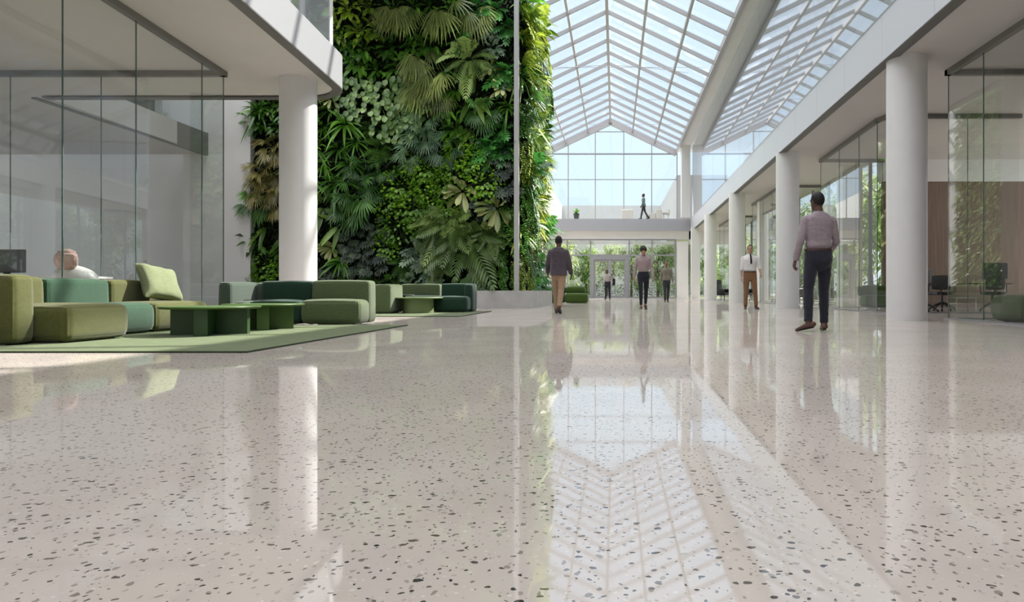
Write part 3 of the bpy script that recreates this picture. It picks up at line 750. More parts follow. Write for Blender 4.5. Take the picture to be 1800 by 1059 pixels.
MB().soft(3.62, 3.74, 47.05, 47.6, FZ+.3, FZ+.68, r=.03).build('backrest', M['cream'], t, smooth=True)
for x in (3.34, 3.66):
    for y in (47.1, 47.55): MB().cyl((x, y), .02, FZ, FZ+.41, 8).build('leg', M['chrome'], t)
t = empty('side_chair', (2.2, 47.25, FZ), 'little low pale stool on the bridge at the feet of the walking person', 'stool')
MB().soft(2.1, 2.38, 47.1, 47.4, FZ+.22, FZ+.34, r=.03).build('seat', M['cream'], t, smooth=True)
for x in (2.15, 2.33): MB().box(x-.02, x+.02, 47.2, 47.3, FZ, FZ+.23).build('leg', M['bark'], t)

# ================================================================== green wall
GX0, GX1, GY, GYE, GZ = -11.1, -2.95, 20.9, 25.4, 10.2
# concrete planter with a rounded corner, pole, growing wall
P = [(GX0-.1, 19.9), (-3.05, 19.9)]
for k in range(9):
    a = -PI/2+PI/2*k/8*.85
    P.append((-3.05+.62*math.cos(a), 20.6+.70*math.sin(a)))
P += [(-2.36, 22.0), (-2.36, GYE), (GX0-.1, GYE)]
o = MB().prism(P, 0, .525).build('planter', M['concrete']); autosmooth(o, 30)
tag(o, 'long low concrete planter at the foot of the green wall', 'planter')
o = MB().box(-3.02, -2.88, 20.30, 20.44, .525, 10.4).build('pole', M['polem']); tag(o, 'slender pale grey pole rising from the planter at the green wall corner', 'pole')
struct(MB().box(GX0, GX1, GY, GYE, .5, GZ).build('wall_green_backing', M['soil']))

L = dict(
    broad=leafmat('leaf_mid_green', (0.027, 0.094, 0.012), (0.144, 0.350, 0.034)),
    broadlime=leafmat('leaf_lime', (0.098, 0.234, 0.015), (0.468, 0.624, 0.062)),
    pale=leafmat('leaf_pale_round', (0.098, 0.246, 0.049), (0.468, 0.668, 0.253)),
    strap=leafmat('leaf_strap', (0.045, 0.174, 0.015), (0.232, 0.516, 0.055)),
    tall=leafmat('leaf_paddle', (0.061, 0.160, 0.018), (0.271, 0.442, 0.079)),
    mound=leafmat('leaf_small_bright', (0.053, 0.174, 0.009), (0.252, 0.498, 0.032)),
    dark=leafmat('leaf_dark_blue', (0.013, 0.037, 0.020), (0.133, 0.187, 0.107), .35),
    fern=leafmat('leaf_fern', (0.030, 0.102, 0.015), (0.126, 0.295, 0.040)),
    silver=leafmat('leaf_silver', (0.091, 0.174, 0.111), (0.425, 0.570, 0.392)),
    bronze=leafmat('leaf_bronze_palm', (0.102, 0.109, 0.023), (0.487, 0.417, 0.158)),
    fan=leafmat('leaf_fan', (0.038, 0.123, 0.027), (0.165, 0.369, 0.086)),
    bluefan=leafmat('leaf_blue_fan', (0.040, 0.108, 0.048), (0.215, 0.362, 0.187)),
    droop=leafmat('leaf_sage_palm', (0.096, 0.146, 0.029), (0.438, 0.525, 0.158)),
    palm=leafmat('leaf_big_palm', (0.076, 0.158, 0.031), (0.389, 0.525, 0.158)),
    rosette=leafmat('leaf_cream_rosette', (0.123, 0.200, 0.040), (0.686, 0.697, 0.290)),
    monstera=leafmat('leaf_monstera', (0.023, 0.123, 0.023), (0.116, 0.405, 0.079)),
    vine=leafmat('leaf_vine', (0.030, 0.123, 0.018), (0.173, 0.405, 0.062)),
    sun=leafmat('leaf_sunny', (0.123, 0.234, 0.020), (0.561, 0.683, 0.089)),  # flank leaves with sunlight put into a brighter, yellower colour
    filler=leafmat('leaf_filler', (0.004, 0.013, 0.002), (0.014, 0.035, 0.006), .5),  # darkened so the gaps between plants carry painted shade
)
DN = Vector((0, 0, -1))
def frame(d, up):
    d = d.normalized(); s_ = d.cross(up)
    if s_.length < 1e-4: s_ = d.orthogonal()
    s_.normalize(); return d, s_, s_.cross(d)
def wshape(kind, t):
    if kind == 'ell': return math.sin(PI*min(1, .04+.96*t)**.85)**.8
    if kind == 'strap': return min(1, 5*t+.25)*(1-t**3)**.8
    if kind == 'round': return math.sqrt(max(0, 1-(2*t-1)**2))
    if kind == 'obov': return (t*1.1+.12)*(1-t**7)*1.05
    if kind == 'heart': return (1-t**1.6)*min(1, 9*t+.35)
    return 1-t
def blade(mb, p, d, up, Ln, W, droop=.3, kind='ell', seg=6, fold=.18, tip=0, r=R):
    d, s_, n = frame(d, up); v = []; f = []
    for i in range(seg+1):
        t = i/seg; w = W*.5*wshape(kind, t)
        c = p+d*Ln*t+DN*droop*Ln*t*t
        if tip and i >= seg-1: w *= 1+tip*(r.random()-.5)
        jag = Ln*.05*tip
        v += [c-s_*w+n*fold*w-d*jag*(i == seg), c, c+s_*w+n*fold*w-d*jag*r.random()*(i == seg)]
    for i in range(seg):
        a = i*3; f += [(a, a+1, a+4, a+3), (a+1, a+2, a+5, a+4)]
    mb.add(v, f)
def stalk(mb, p, q, r_=.006):
    mb.tube([p, (p+q)/2+Vector((0, -.02, .02)), q], r_, 4)
def out_dir(a, e_):    # a around the wall normal, e_ lift off the wall
    return Vector((math.cos(a)*math.cos(e_), -math.sin(e_), math.sin(a)*math.cos(e_)))
def fan_leaf(mb, p, d, up, Ln, n=13, spread=1.5, droop=.35, w=.12, r=R):
    d, s_, nn = frame(d, up)
    b0 = mb.tint
    for k in range(n):
        a = spread*(2*k/(n-1)-1)
        q = d*math.cos(a)+s_*math.sin(a)+nn*r.uniform(-.08, .08)
        mb.tint = min(1, max(0, b0+r.uniform(-.22, .22)))
        blade(mb, p, q, nn, Ln*(1-.22*abs(a)/spread)*r.uniform(.9, 1.05), Ln*w, droop*r.uniform(.7, 1.3), 'ell', 4, .25, r=r)
def pinnate(mb, p, d, up, Ln, n=13, lf=.32, w=.06, droop=.5, ang=.95, r=R, drl=.35):
    b1 = mb.tint; d, s_, nn = frame(d, up); pr = None
    for i in range(n+1):
        t = i/n; c = p+d*Ln*t+DN*droop*Ln*t*t; tg = (d+DN*2*droop*t).normalized()
        if pr is not None and i % 3 == 0 or i == n: mb.tube([prs, c], .006, 4); prs = c
        if pr is None: prs = c
        pr = c
        mb.tint = min(1, max(0, b1+r.uniform(-.2, .2)))
        k = Ln*lf*math.sin(PI*(.12+.80*t))**.8
        for sg in (-1, 1):
            q = tg*math.cos(ang)+s_*sg*math.sin(ang)+nn*.12
            blade(mb, c, q, nn, k*r.uniform(.9, 1.1), Ln*w, drl, 'ell', 3, .2, r=r)
    blade(mb, pr, tg, nn, Ln*lf*.4, Ln*w, .3, 'ell', 3, .2, r=r)
def split_leaf(mb, p, d, up, Ln, droop=.3, lobes=5, r=R):
    """deeply cut leaf: paired lobes along the midrib"""
    d, s_, nn = frame(d, up)
    for i in range(lobes):
        t = i/lobes; c = p+d*Ln*.75*t+DN*droop*Ln*t*t
        for sg in (-1, 1):
            a = 1.75-1.2*t
            q = d*math.cos(a)+s_*sg*math.sin(a)
            blade(mb, c, q, nn, Ln*(.50-.12*t), Ln*.22, .25, 'strap', 3, .12*sg, r=r)
    blade(mb, p+d*Ln*.6+DN*droop*Ln*.4, d, nn, Ln*.45, Ln*.24, .4, 'ell', 4, .1, r=r)

def make_plant(kind, seed):
    r = random.Random(seed); mb = MB(); O = Vector((0, 0, 0)); UP = Vector((0, -.75, .66))
    def ring(n, e0, e1, j=.3, a0=0):
        for k in range(n):
            mb.tint = r.random()
            yield a0+2*PI*k/n+r.uniform(-j, j), r.uniform(e0, e1), k/n
    if kind in ('broad', 'broadlime'):
        for a, e_, t in ring(26, .25, 1.2):
            d = out_dir(a, e_); p = d*r.uniform(.05, .34); blade(mb, p, d+DN*.2, UP, r.uniform(.20, .34), r.uniform(.10, .16), r.uniform(.2, .6), 'ell', 5, r=r)
            stalk(mb, O, p)
    elif kind == 'pale':
        for k in range(30):
            mb.tint = r.random(); a = r.uniform(0, 2*PI); q = math.sqrt(r.random())*.45
            p = Vector((q*math.cos(a), -.16-.12*r.random(), q*math.sin(a)))
            blade(mb, p, Vector((r.uniform(-.6, .6), -.35, -.8)), Vector((0, -1, .3)), .17, .17, .25, 'round', 5, .22, r=r)
            if k % 3 == 0: stalk(mb, O, p, .005)
    elif kind == 'strap':
        for a, e_, t in ring(22, .3, 1.15, .25):
            d = out_dir(a, e_)+Vector((0, 0, .25)); blade(mb, O, d, UP, r.uniform(.45, .72), r.uniform(.055, .085), r.uniform(.3, .75), 'strap', 7, .3, r=r)
    elif kind == 'tall':
        for k in range(11):
            mb.tint = r.random(); a = PI/2+r.uniform(-1.1, 1.1)+(PI if k > 7 else 0)
            d = out_dir(a, r.uniform(.25, .7)); blade(mb, d*.1, d, UP, r.uniform(.5, .8), r.uniform(.14, .20), .25, 'ell', 7, .22, r=r)
    elif kind == 'mound':
        for k in range(14):
            a = k*.45; mb.tube([(0, .0, 0), (.27*math.cos(a), -.18, .27*math.sin(a)), (.5*math.cos(a), -.08, .5*math.sin(a))], .006, 4)
        for k in range(120):
            mb.tint = r.random(); a = r.uniform(0, 2*PI); q = math.sqrt(r.random())*.52
            h = .30*math.sqrt(max(0, 1-(q/.56)**2))
            p = Vector((q*math.cos(a), -.05-h, q*math.sin(a)))
            blade(mb, p, Vector((math.cos(a)*.7+r.uniform(-.5, .5), -.5, math.sin(a)*.6-.25)), UP, r.uniform(.08, .12), r.uniform(.07, .10), .25, 'round', 3, .2, r=r)
    elif kind == 'dark':
        for k in range(15):
            mb.tint = r.random(); a = r.uniform(0, 2*PI); q = math.sqrt(r.random())*.42
            p = Vector((q*math.cos(a), -.12-.15*r.random(), q*math.sin(a)))
            fan_leaf(mb, p, Vector((r.uniform(-.6, .6), -.45, -.75)), UP, r.uniform(.16, .24), 9, 1.9, .2, .34, r=r)
            stalk(mb, O, p)
    elif kind == 'fern':
        for a, e_, t in ring(16, .35, 1.0):
            pinnate(mb, O, out_dir(a, e_), UP, r.uniform(.40, .58), 12, .22, .05, r.uniform(.3, .6), 1.2, r, .15)
    elif kind == 'silver':
        for a, e_, t in ring(13, .3, .9):
            d = out_dir(a, e_); split_leaf(mb, d*r.uniform(.08, .30), d+DN*.25, UP, r.uniform(.24, .34), .3, 5, r)
    elif kind == 'monstera':
        for a, e_, t in ring(13, .3, 1.0):
            d = out_dir(a, e_); p = d*r.uniform(.1, .38); split_leaf(mb, p, d+DN*.4, UP, r.uniform(.28, .42), .3, 5, r); stalk(mb, O, p, .008)
    elif kind in ('fan', 'bluefan', 'bronze'):
        n = dict(fan=8, bluefan=7, bronze=9)[kind]
        for a, e_, t in ring(n, .35, .95, .25):
            d = out_dir(a, e_); p = d*r.uniform(.18, .40); stalk(mb, O, p, .009)
            fan_leaf(mb, p, d+DN*.25, UP, r.uniform(.34, .46), 14, 1.35 if kind != 'bronze' else 1.0, .45, .10, r)
    elif kind == 'droop':
        for k in range(8):
            mb.tint = r.random(); a = -PI/2+r.uniform(-1.5, 1.5); d = out_dir(a, r.uniform(.5, .9)); p = d*.3+Vector((0, 0, .12)); stalk(mb, O, p, .009)
            fan_leaf(mb, p, d+DN*.55, UP, r.uniform(.5, .68), 12, 1.05, .5, .07, r)
    elif kind == 'palm':
        for a, e_, t in ring(10, .35, .95, .25, .3):
            pinnate(mb, out_dir(a, e_)*.08, out_dir(a, e_)+Vector((0, 0, .2)), UP, r.uniform(.55, .80), 14, .36, .062, r.uniform(.4, .75), .8, r, .4)
    elif kind == 'rosette':
        for a, e_, t in ring(13, .30, 1.1, .2):
            d = out_dir(a, e_); blade(mb, d*.05, d, UP, r.uniform(.38, .56), r.uniform(.14, .19), r.uniform(.2, .5), 'obov', 8, .25, 1.0, r)
    elif kind == 'vine':
        for k in range(9):
            x = r.uniform(-.42, .42); z = r.uniform(-.1, .45); y = -.06-.16*r.random(); n = r.randint(16, 26)
            pts = [Vector((x+.05*math.sin(i*.6+k), y-.012*i*(1-i/n*.6), z-.05*i)) for i in range(n)]
            mb.tint = .2; mb.tube(pts[::3], .004, 4)
            for p in pts:
                for sg in (-1, 1):
                    mb.tint = r.random(); blade(mb, p, Vector((sg, -.5, -.3+r.uniform(-.4, .4))), UP, .085, .05, .3, 'ell', 3, r=r)
    return mb

DESC = dict(broad=('leafy_plant', 'mid green broad leaved plant'), broadlime=('leafy_plant', 'lime green broad leaved plant'), pale=('round_leaf_plant', 'pale round leaved plant'),
    strap=('strap_leaf_plant', 'bright strap leaved plant'), tall=('paddle_leaf_plant', 'paddle leaved plant'), mound=('creeping_plant', 'mound of small bright round leaves'),
    dark=('dark_leaf_plant', 'dark blue green finger leaved plant'), fern=('fern', 'fine dark green fern'), silver=('silver_leaf_plant', 'silvery cut leaved plant'),
    bronze=('fan_palm', 'bronze green fan palm'), fan=('fan_palm', 'deep green fan palm'), bluefan=('fan_palm', 'blue green fan palm'), droop=('fan_palm', 'drooping sage green fan palm'),
    palm=('feather_palm', 'large feather palm'), rosette=('rosette_plant', 'creamy green rosette plant'), monstera=('split_leaf_plant', 'glossy split leaf plant'), vine=('trailing_plant', 'trailing small leaved plant'))
PROTO = {}
def plant_mesh(kind, i, mk):
    key = (kind, i, mk)
    if key not in PROTO:
        mb = make_plant(kind, hash_(kind)+i*17)
        o = mb.build(DESC[kind][0], L[mk], tint=True, smooth=True)
        PROTO[key] = o.data; bpy.data.objects.remove(o)
    return PROTO[key]
def hash_(s_): return sum(ord(c)*(i+3) for i, c in enumerate(s_))
PL = []      # (kind, x, y, z, rz, scale, face, mat)
SEEDS = [ (-8.06,9.0,'broadlime'), (-7.29,8.32,'broadlime'), (-7.55,7.38,'broad'), (-8.92,5.76,'strap'), (-7.98,7.72,'broad'), (-6.7,5.93,'pale'), (-7.55,6.53,'pale'), (-7.89,5.07,'strap'), (-8.23,4.13,'strap'), (-9.17,3.62,'strap'), (-9.17,4.99,'strap'), (-6.7,3.37,'mound'), (-6.7,2.51,'mound'), (-6.18,4.13,'mound'), (-7.38,2.94,'mound'), (-6.7,1.91,'mound'), (-7.72,2.08,'dark'), (-8.23,1.74,'dark'), (-7.46,1.4,'dark'), (-8.92,1.91,'broad'), (-8.92,2.77,'tall'), (-6.7,1.14,'fern'), (-7.38,0.97,'fern'), (-5.84,1.23,'silver'), (-10.79,5.84,'broad'), (-10.45,4.13,'bronze'), (-10.71,4.82,'bronze'), (-10.71,3.02,'fan'), (-10.45,2.43,'tall'), (-10.62,1.74,'broad'), (-10.62,0.97,'mound'), (-6.87,7.81,'broad'), (-6.27,8.4,'broad'), (-3.11,8.57,'monstera'), (-3.96,8.92,'monstera'), (-3.71,8.06,'silver'), (-3.45,7.38,'monstera'), (-3.96,5.76,'tall'), (-3.28,6.35,'strap'), (-3.62,5.16,'monstera'), (-4.05,4.48,'mound'), (-3.62,3.62,'dark'), (-3.28,4.13,'dark'), (-5.33,3.96,'mound'), (-3.96,1.23,'broad'), (-3.28,1.23,'vine'), (-3.28,2.08,'vine'), (-4.82,1.06,'broad'), (-4.3,1.06,'pale'), (-7.21,5.16,'fern'), (-5.67,8.23,'broad'), (-4.99,6.35,'broad'), (-4.47,3.96,'mound'), (-7.38,3.96,'fan') ]
HEROES = [ (-5.07,9.0,'droop',1.25), (-4.3,9.0,'droop',1.0), (-6.7,9.09,'droop',1.1), (-6.35,8.92,'droop',0.9), (-4.47,7.55,'palm',1.25), (-3.79,7.29,'rosette',0.8), (-5.93,7.64,'droop',1.0), (-5.5,7.04,'droop',1.1), (-6.1,7.38,'droop',0.8), (-5.84,6.61,'droop',1.0), (-5.33,6.44,'droop',0.8), (-5.76,5.84,'bluefan',1.0), (-5.93,5.24,'bluefan',1.1), (-5.16,4.82,'bluefan',1.0), (-6.18,4.78,'bluefan',0.9), (-4.3,6.44,'tall',1.1), (-4.05,6.01,'fan',1.1), (-3.45,6.7,'rosette',0.9), (-4.65,3.54,'rosette',1.15), (-3.62,3.02,'rosette',1.2), (-4.99,2.51,'palm',1.3), (-4.56,2.08,'palm',1.5), (-5.5,2.43,'palm',1.0), (-5.33,1.49,'palm',0.8), (-3.79,2.26,'palm',0.8), (-5.93,1.66,'silver',1.2), (-5.59,1.14,'silver',1.0), (-7.81,3.54,'fan',1.2), (-7.98,3.02,'fan',1.2), (-7.29,3.62,'fan',0.9), (-8.49,3.79,'strap',1.3), (-10.45,3.79,'bronze',1.2), (-10.71,4.13,'bronze',1.0), (-10.28,3.28,'bronze',1.0), (-10.88,3.19,'fan',1.0), (-8.23,5.59,'strap',1.2), (-8.66,6.35,'rosette',0.7), (-8.66,1.83,'rosette',0.7), (-8.4,1.4,'strap',0.9), (-10.88,6.01,'strap',1.0), (-9.43,6.01,'monstera',1.2) ]
pr = random.Random(11)
for x, z, k, s_ in HEROES: PL.append((k, x, GY-.10, z, 0, s_, 'front', k))
row = 0; z = .72
while z < 9.6:
    x = GX0+.25+(.31 if row % 2 else 0)
    while x < GX1-.05:
        px, pz = x+pr.uniform(-.14, .14), z+pr.uniform(-.12, .12)
        hidden = pz > 6.9 and px < -8.9
        if not (hidden and (row+int(x*3)) % 3) and not any((px-h[1])**2+(pz-h[3])**2 < (.40*h[5])**2 for h in PL if h[0] not in ('droop',)):
            kd = min(SEEDS, key=lambda q: (q[0]-px)**2+(q[1]-pz)**2+pr.uniform(0, .35))[2]
            PL.append((kd, px, GY-.02, pz, 0, pr.uniform(.8, 1.1), 'front', kd))
        x += .66
    z += .60; row += 1
# sunlit right flank
z = .75; row = 0
while z < 9.7:
    y = GY+.15+(.36 if row % 2 else 0)
    while y < GYE-.1:
        kd = pr.choice(['broad', 'strap', 'strap', 'vine', 'fan', 'tall', 'fern', 'monstera', 'broadlime', 'rosette'] if z > 3 else ['broad', 'vine', 'strap', 'monstera', 'rosette'])
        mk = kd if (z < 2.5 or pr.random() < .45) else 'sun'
        PL.append((kd, GX1+.08, y+pr.uniform(-.15, .15), z+pr.uniform(-.15, .15), PI/2, pr.uniform(1.1, 1.5) if z > 2.6 else pr.uniform(.8, 1.0), 'flank', mk))
        y += .95
    z += .68; row += 1
# clumps at the very corner
for z in (1.2, 2.3, 3.5, 4.7, 5.9, 7.1, 8.3, 9.3):
    PL.append((pr.choice(['strap', 'broad', 'vine', 'fern']), GX1+.02, GY+.05, z, PI/4, 1.0, 'corner', pr.choice(['sun', 'vine', 'strap'])))

# words that place a plant on the wall
def zone(x, y, z, face):
    hz = 'topmost on' if z > 7.4 else 'high on' if z > 5.4 else 'mid height on' if z > 3.4 else 'low on' if z > 1.6 else 'lowest on'
    if face == 'flank': return hz, 'sunlit flank right of pole'
    if face == 'corner': return hz, 'corner by the pole'
    if x < -9.7: return hz, 'wall left of white column'
    if x < -7.9: return hz, 'wall right of white column'
    if x < -6.2: return hz, 'left centre wall'
    if x < -4.6: return hz, 'right centre wall'
    return hz, 'wall left of pole'
from collections import defaultdict
bk = defaultdict(list)
ADJ = {'sun': 'sunlit yellow green '}
for i, q in enumerate(PL):
    bk[(q[0], q[7] == 'sun')+zone(q[1], q[2], q[3], q[6])].append(i)
LAB = {}
NUM = ['first', 'second', 'third', 'fourth', 'fifth', 'sixth', 'seventh', 'eighth', 'ninth', 'tenth', 'eleventh', 'twelfth']
for key, ids in bk.items():
    kd, sn, hz, zn = key; nm = DESC[kd][1]
    if sn:
        for w in ('mid green ', 'lime green ', 'bright ', 'deep green ', 'fine dark green ', 'creamy green ', 'glossy '): nm = nm.replace(w, '')
        nm = 'sunlit yellow green '+nm
    if len(ids) == 1: LAB[ids[0]] = f'{nm} {hz} {zn}'
    elif len(ids) == 2:
        a, b_ = sorted(ids, key=lambda i: -PL[i][3]); LAB[a] = f'upper {nm} {hz} {zn}'; LAB[b_] = f'lower {nm} {hz} {zn}'
    else:
        for n, i in enumerate(sorted(ids, key=lambda i: -PL[i][3])): LAB[i] = f'{nm} {hz} {zn}, {NUM[n]} from top'
cnt = 0
for i, (kd, x, y, z, rz, s_, face, mk) in enumerate(PL):
    me = plant_mesh(kd, i % 3, mk)
    o = bpy.data.objects.new(DESC[kd][0], me); COL.objects.link(o)
    o.location = (x, y, z); o.rotation_euler = (pr.uniform(-.12, .12), pr.uniform(-.25, .25), rz+pr.uniform(-.2, .2)); o.scale = (s_*1.08,)*3
    tag(o, LAB[i], 'plant', 'plants growing on the green wall'); cnt += 1
print('plants', cnt)
# dense low leaves between the plants, uncountable
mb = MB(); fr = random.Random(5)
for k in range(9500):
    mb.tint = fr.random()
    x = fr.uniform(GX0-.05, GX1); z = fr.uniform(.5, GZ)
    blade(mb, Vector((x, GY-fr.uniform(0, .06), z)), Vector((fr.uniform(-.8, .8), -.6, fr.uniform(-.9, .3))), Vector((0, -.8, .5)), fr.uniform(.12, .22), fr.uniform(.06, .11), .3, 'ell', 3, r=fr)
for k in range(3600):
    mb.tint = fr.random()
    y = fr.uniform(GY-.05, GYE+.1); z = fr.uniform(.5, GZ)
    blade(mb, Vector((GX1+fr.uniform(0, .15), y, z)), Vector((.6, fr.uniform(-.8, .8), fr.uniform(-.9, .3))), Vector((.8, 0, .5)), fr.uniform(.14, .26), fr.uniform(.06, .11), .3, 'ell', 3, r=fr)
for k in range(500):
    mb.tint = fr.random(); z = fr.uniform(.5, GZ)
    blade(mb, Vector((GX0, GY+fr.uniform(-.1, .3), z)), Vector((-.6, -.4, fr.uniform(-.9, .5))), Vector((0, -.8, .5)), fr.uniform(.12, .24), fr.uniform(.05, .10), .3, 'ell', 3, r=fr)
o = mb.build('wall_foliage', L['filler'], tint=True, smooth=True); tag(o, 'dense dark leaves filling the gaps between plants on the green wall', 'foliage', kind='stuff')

# hanging greenery on the far left wall, which the glass rooms mirror
mb = MB()
for k in range(4200):
    mb.tint = fr.random(); z = fr.uniform(.6, 10.0); y = fr.uniform(30.6, 34.6)
    d = Vector((.7, fr.uniform(-.9, .9), fr.uniform(-1.0, .2)))
    blade(mb, Vector((-5.08+fr.uniform(0, .15), y, z)), d, Vector((.8, 0, .5)), fr.uniform(.22, .55), fr.uniform(.08, .16), .4, 'ell', 4, r=fr)
o = mb.build('hanging_foliage', L['tall'], tint=True, smooth=True); tag(o, 'leafy greenery hanging on the far left wall, mirrored in the nearest right glass room', 'foliage', kind='stuff')

# potted plant on the bridge
t = empty('potted_plant', (-2.7, 47.1, FZ), 'small potted palm on the upper bridge beside the green wall', 'potted plant')
autosmooth(MB().lathe((-2.7, 47.1), [(.16, FZ), (.22, FZ+.42), (.19, FZ+.42), (.17, FZ+.36)], 24).build('pot', M['pot'], t))
mb = MB()
for k in range(22):
    mb.tint = fr.random(); a = fr.uniform(0, 2*PI)
    blade(mb, Vector((-2.7, 47.1, FZ+.38)), Vector((math.cos(a)*.6, math.sin(a)*.6, fr.uniform(.5, 1.2))), Vector((0, 0, 1)), fr.uniform(.4, .75), .10, .35, 'strap', 6, r=fr)
mb.build('foliage', L['strap'], t, tint=True, smooth=True)

# ---------------------------------------------------------------- garden outside
GT = [leafmat('tree_leaf_light', (.22, .34, .10), (.60, .70, .34), .5, .5), leafmat('tree_leaf_mid', (.15, .28, .07), (.42, .56, .22), .5, .5)]
def tree_proto(seed, h, rad, n, mk, low=.35):
    r = random.Random(seed); t = empty('garden_tree', (0, 0, 0))
    tr = MB(); tr.tube([(0, 0, 0), (.05, .02, h*.3), (-.04, .05, h*.6), (.02, 0, h*.9)], [.13, .10, .07, .03], 8)
    for k in range(7):
        a = k*2.4; z = h*(.3+.08*k); q = rad*.7
        tr.tube([(0, 0, z), (q*.5*math.cos(a), q*.5*math.sin(a), z+.3), (q*math.cos(a), q*math.sin(a), z+.75)], [.05, .035, .015], 6)
    tr.build('trunk', M['bark'], t, smooth=True)
    mb = MB()
    cl = [(Vector((r.gauss(0, rad*.42), r.gauss(0, rad*.42), h*r.uniform(low, .97))), r.uniform(.35, .7)) for _ in range(30)]
    for k in range(n):
        mb.tint = r.random(); c, q = cl[k % 30]
        d = Vector((r.gauss(0, 1), r.gauss(0, 1), r.gauss(0, 1))).normalized()
        p = c+d*q*r.uniform(.5, 1.0)
        blade(mb, p, d+DN*.5, Vector((0, 0, 1)), r.uniform(.18, .32), r.uniform(.09, .15), .3, 'ell', 2, r=r)
    mb.build('crown', mk, t, tint=True, smooth=True)
    return t
pa = tree_proto(1, 5.4, 1.9, 2600, GT[0], .18); pb = tree_proto(2, 4.8, 1.6, 2200, GT[1], .12); pc = tree_proto(3, 5.2, 1.5, 1900, GT[0], .3)
spots = [(-4.6, 53.5, 0), (-2.4, 56.0, 1), (-.6, 53.0, 2), (1.3, 56.5, 0), (3.3, 53.2, 1), (5.6, 54.5, 0), (7.6, 53.0, 1), (9.6, 51, 2), (-6.8, 56, 1), (11.5, 44.5, 0), (11.8, 40.2, 1), (11.2, 35.5, 2), (11.6, 31, 0), (11.4, 27, 1), (13.8, 48, 0)]
where = ['beyond the entrance glazing behind the bench', 'left of the entrance doors outside', 'straight behind the double door', 'outside behind the woman in pink blouse', 'outside behind the man in olive jumper', 'outside between the far pillar and column', 'outside behind the person in white shirt', 'outside at the corner of the right aisle', 'outside hidden partly by the green wall',
         'outside the far end of the right glass side', 'outside the right glass side behind black lounge chair', 'outside the right glass side behind far glass room', 'outside behind the head of the man in lilac', 'outside the glass left of the nearest right column', 'farthest out beyond the right corner']
KD = ['broad light green garden tree', 'dense mid green garden tree', 'loose pale green garden tree']
for i, (x, y, k) in enumerate(spots):
    src = (pa, pb, pc)[k]
    first = i == [s_[2] for s_ in spots].index(k)
    o = src if first else copy_thing(src)
    o.location = (x, y, -.03); o.rotation_euler.z = i*1.7
    sc = (.84 if i < 9 else 1.12)+.06*math.sin(i*2.1); o.scale = (sc*1.05, sc*1.05, sc)
    tag(o, KD[k]+' '+where[i], 'tree', 'trees in the garden outside')
mb = MB()
for k in range(3800):
    mb.tint = fr.random(); x = fr.uniform(-4.8, 8.5)
    blade(mb, Vector((x, 51.3+fr.uniform(-.4, .4), fr.uniform(.05, .95))), Vector((fr.uniform(-1, 1), -.6, fr.uniform(-.3, 1))), Vector((0, 0, 1)), .14, .08, .2, 'ell', 2, r=fr)
o = mb.build('hedge', leafmat('hedge_leaf', (.04, .10, .02), (.14, .26, .06), .5, .3), tint=True, smooth=True); tag(o, 'low clipped hedge outside the entrance doors', 'hedge')

# ================================================================== people
def solid(mb, vox, smooth=4):
    """fuse overlapping shapes into one continuous surface"""
    me = bpy.data.meshes.new('tmp'); me.from_pydata([tuple(v) for v in mb.v], [], mb.f); me.update()
    o = bpy.data.objects.new('tmp', me); COL.objects.link(o)
    m = o.modifiers.new('r', 'REMESH'); m.mode = 'VOXEL'; m.voxel_size = vox
    if smooth:
        s_ = o.modifiers.new('s', 'SMOOTH'); s_.iterations = smooth; s_.factor = .5
    dg = bpy.context.evaluated_depsgraph_get()
    out = bpy.data.meshes.new_from_object(o.evaluated_get(dg)); bpy.data.objects.remove(o); bpy.data.meshes.remove(me)
    return out
def put(name, me, mt, parent, wrinkle=0, freq=9):
    if wrinkle:
        for v in me.vertices:
            c = v.co; k = noise.noise(Vector((c.x*freq, c.y*freq, c.z*freq*1.9)))+.5*noise.noise(Vector((c.x*freq*2.3, c.y*freq*2.3, c.z*freq*3)))
            v.co = c+v.normal*k*wrinkle
    me.name = name; me.materials.clear(); me.materials.append(mt); me.polygons.foreach_set('use_smooth', [True]*len(me.polygons))
    o = bpy.data.objects.new(name, me); COL.objects.link(o); o.parent = parent; WL[o.name] = WL[parent.name]; return o
def rad_(d): return math.radians(d)
def cloth(name, c): return fabric(name, c, 260)

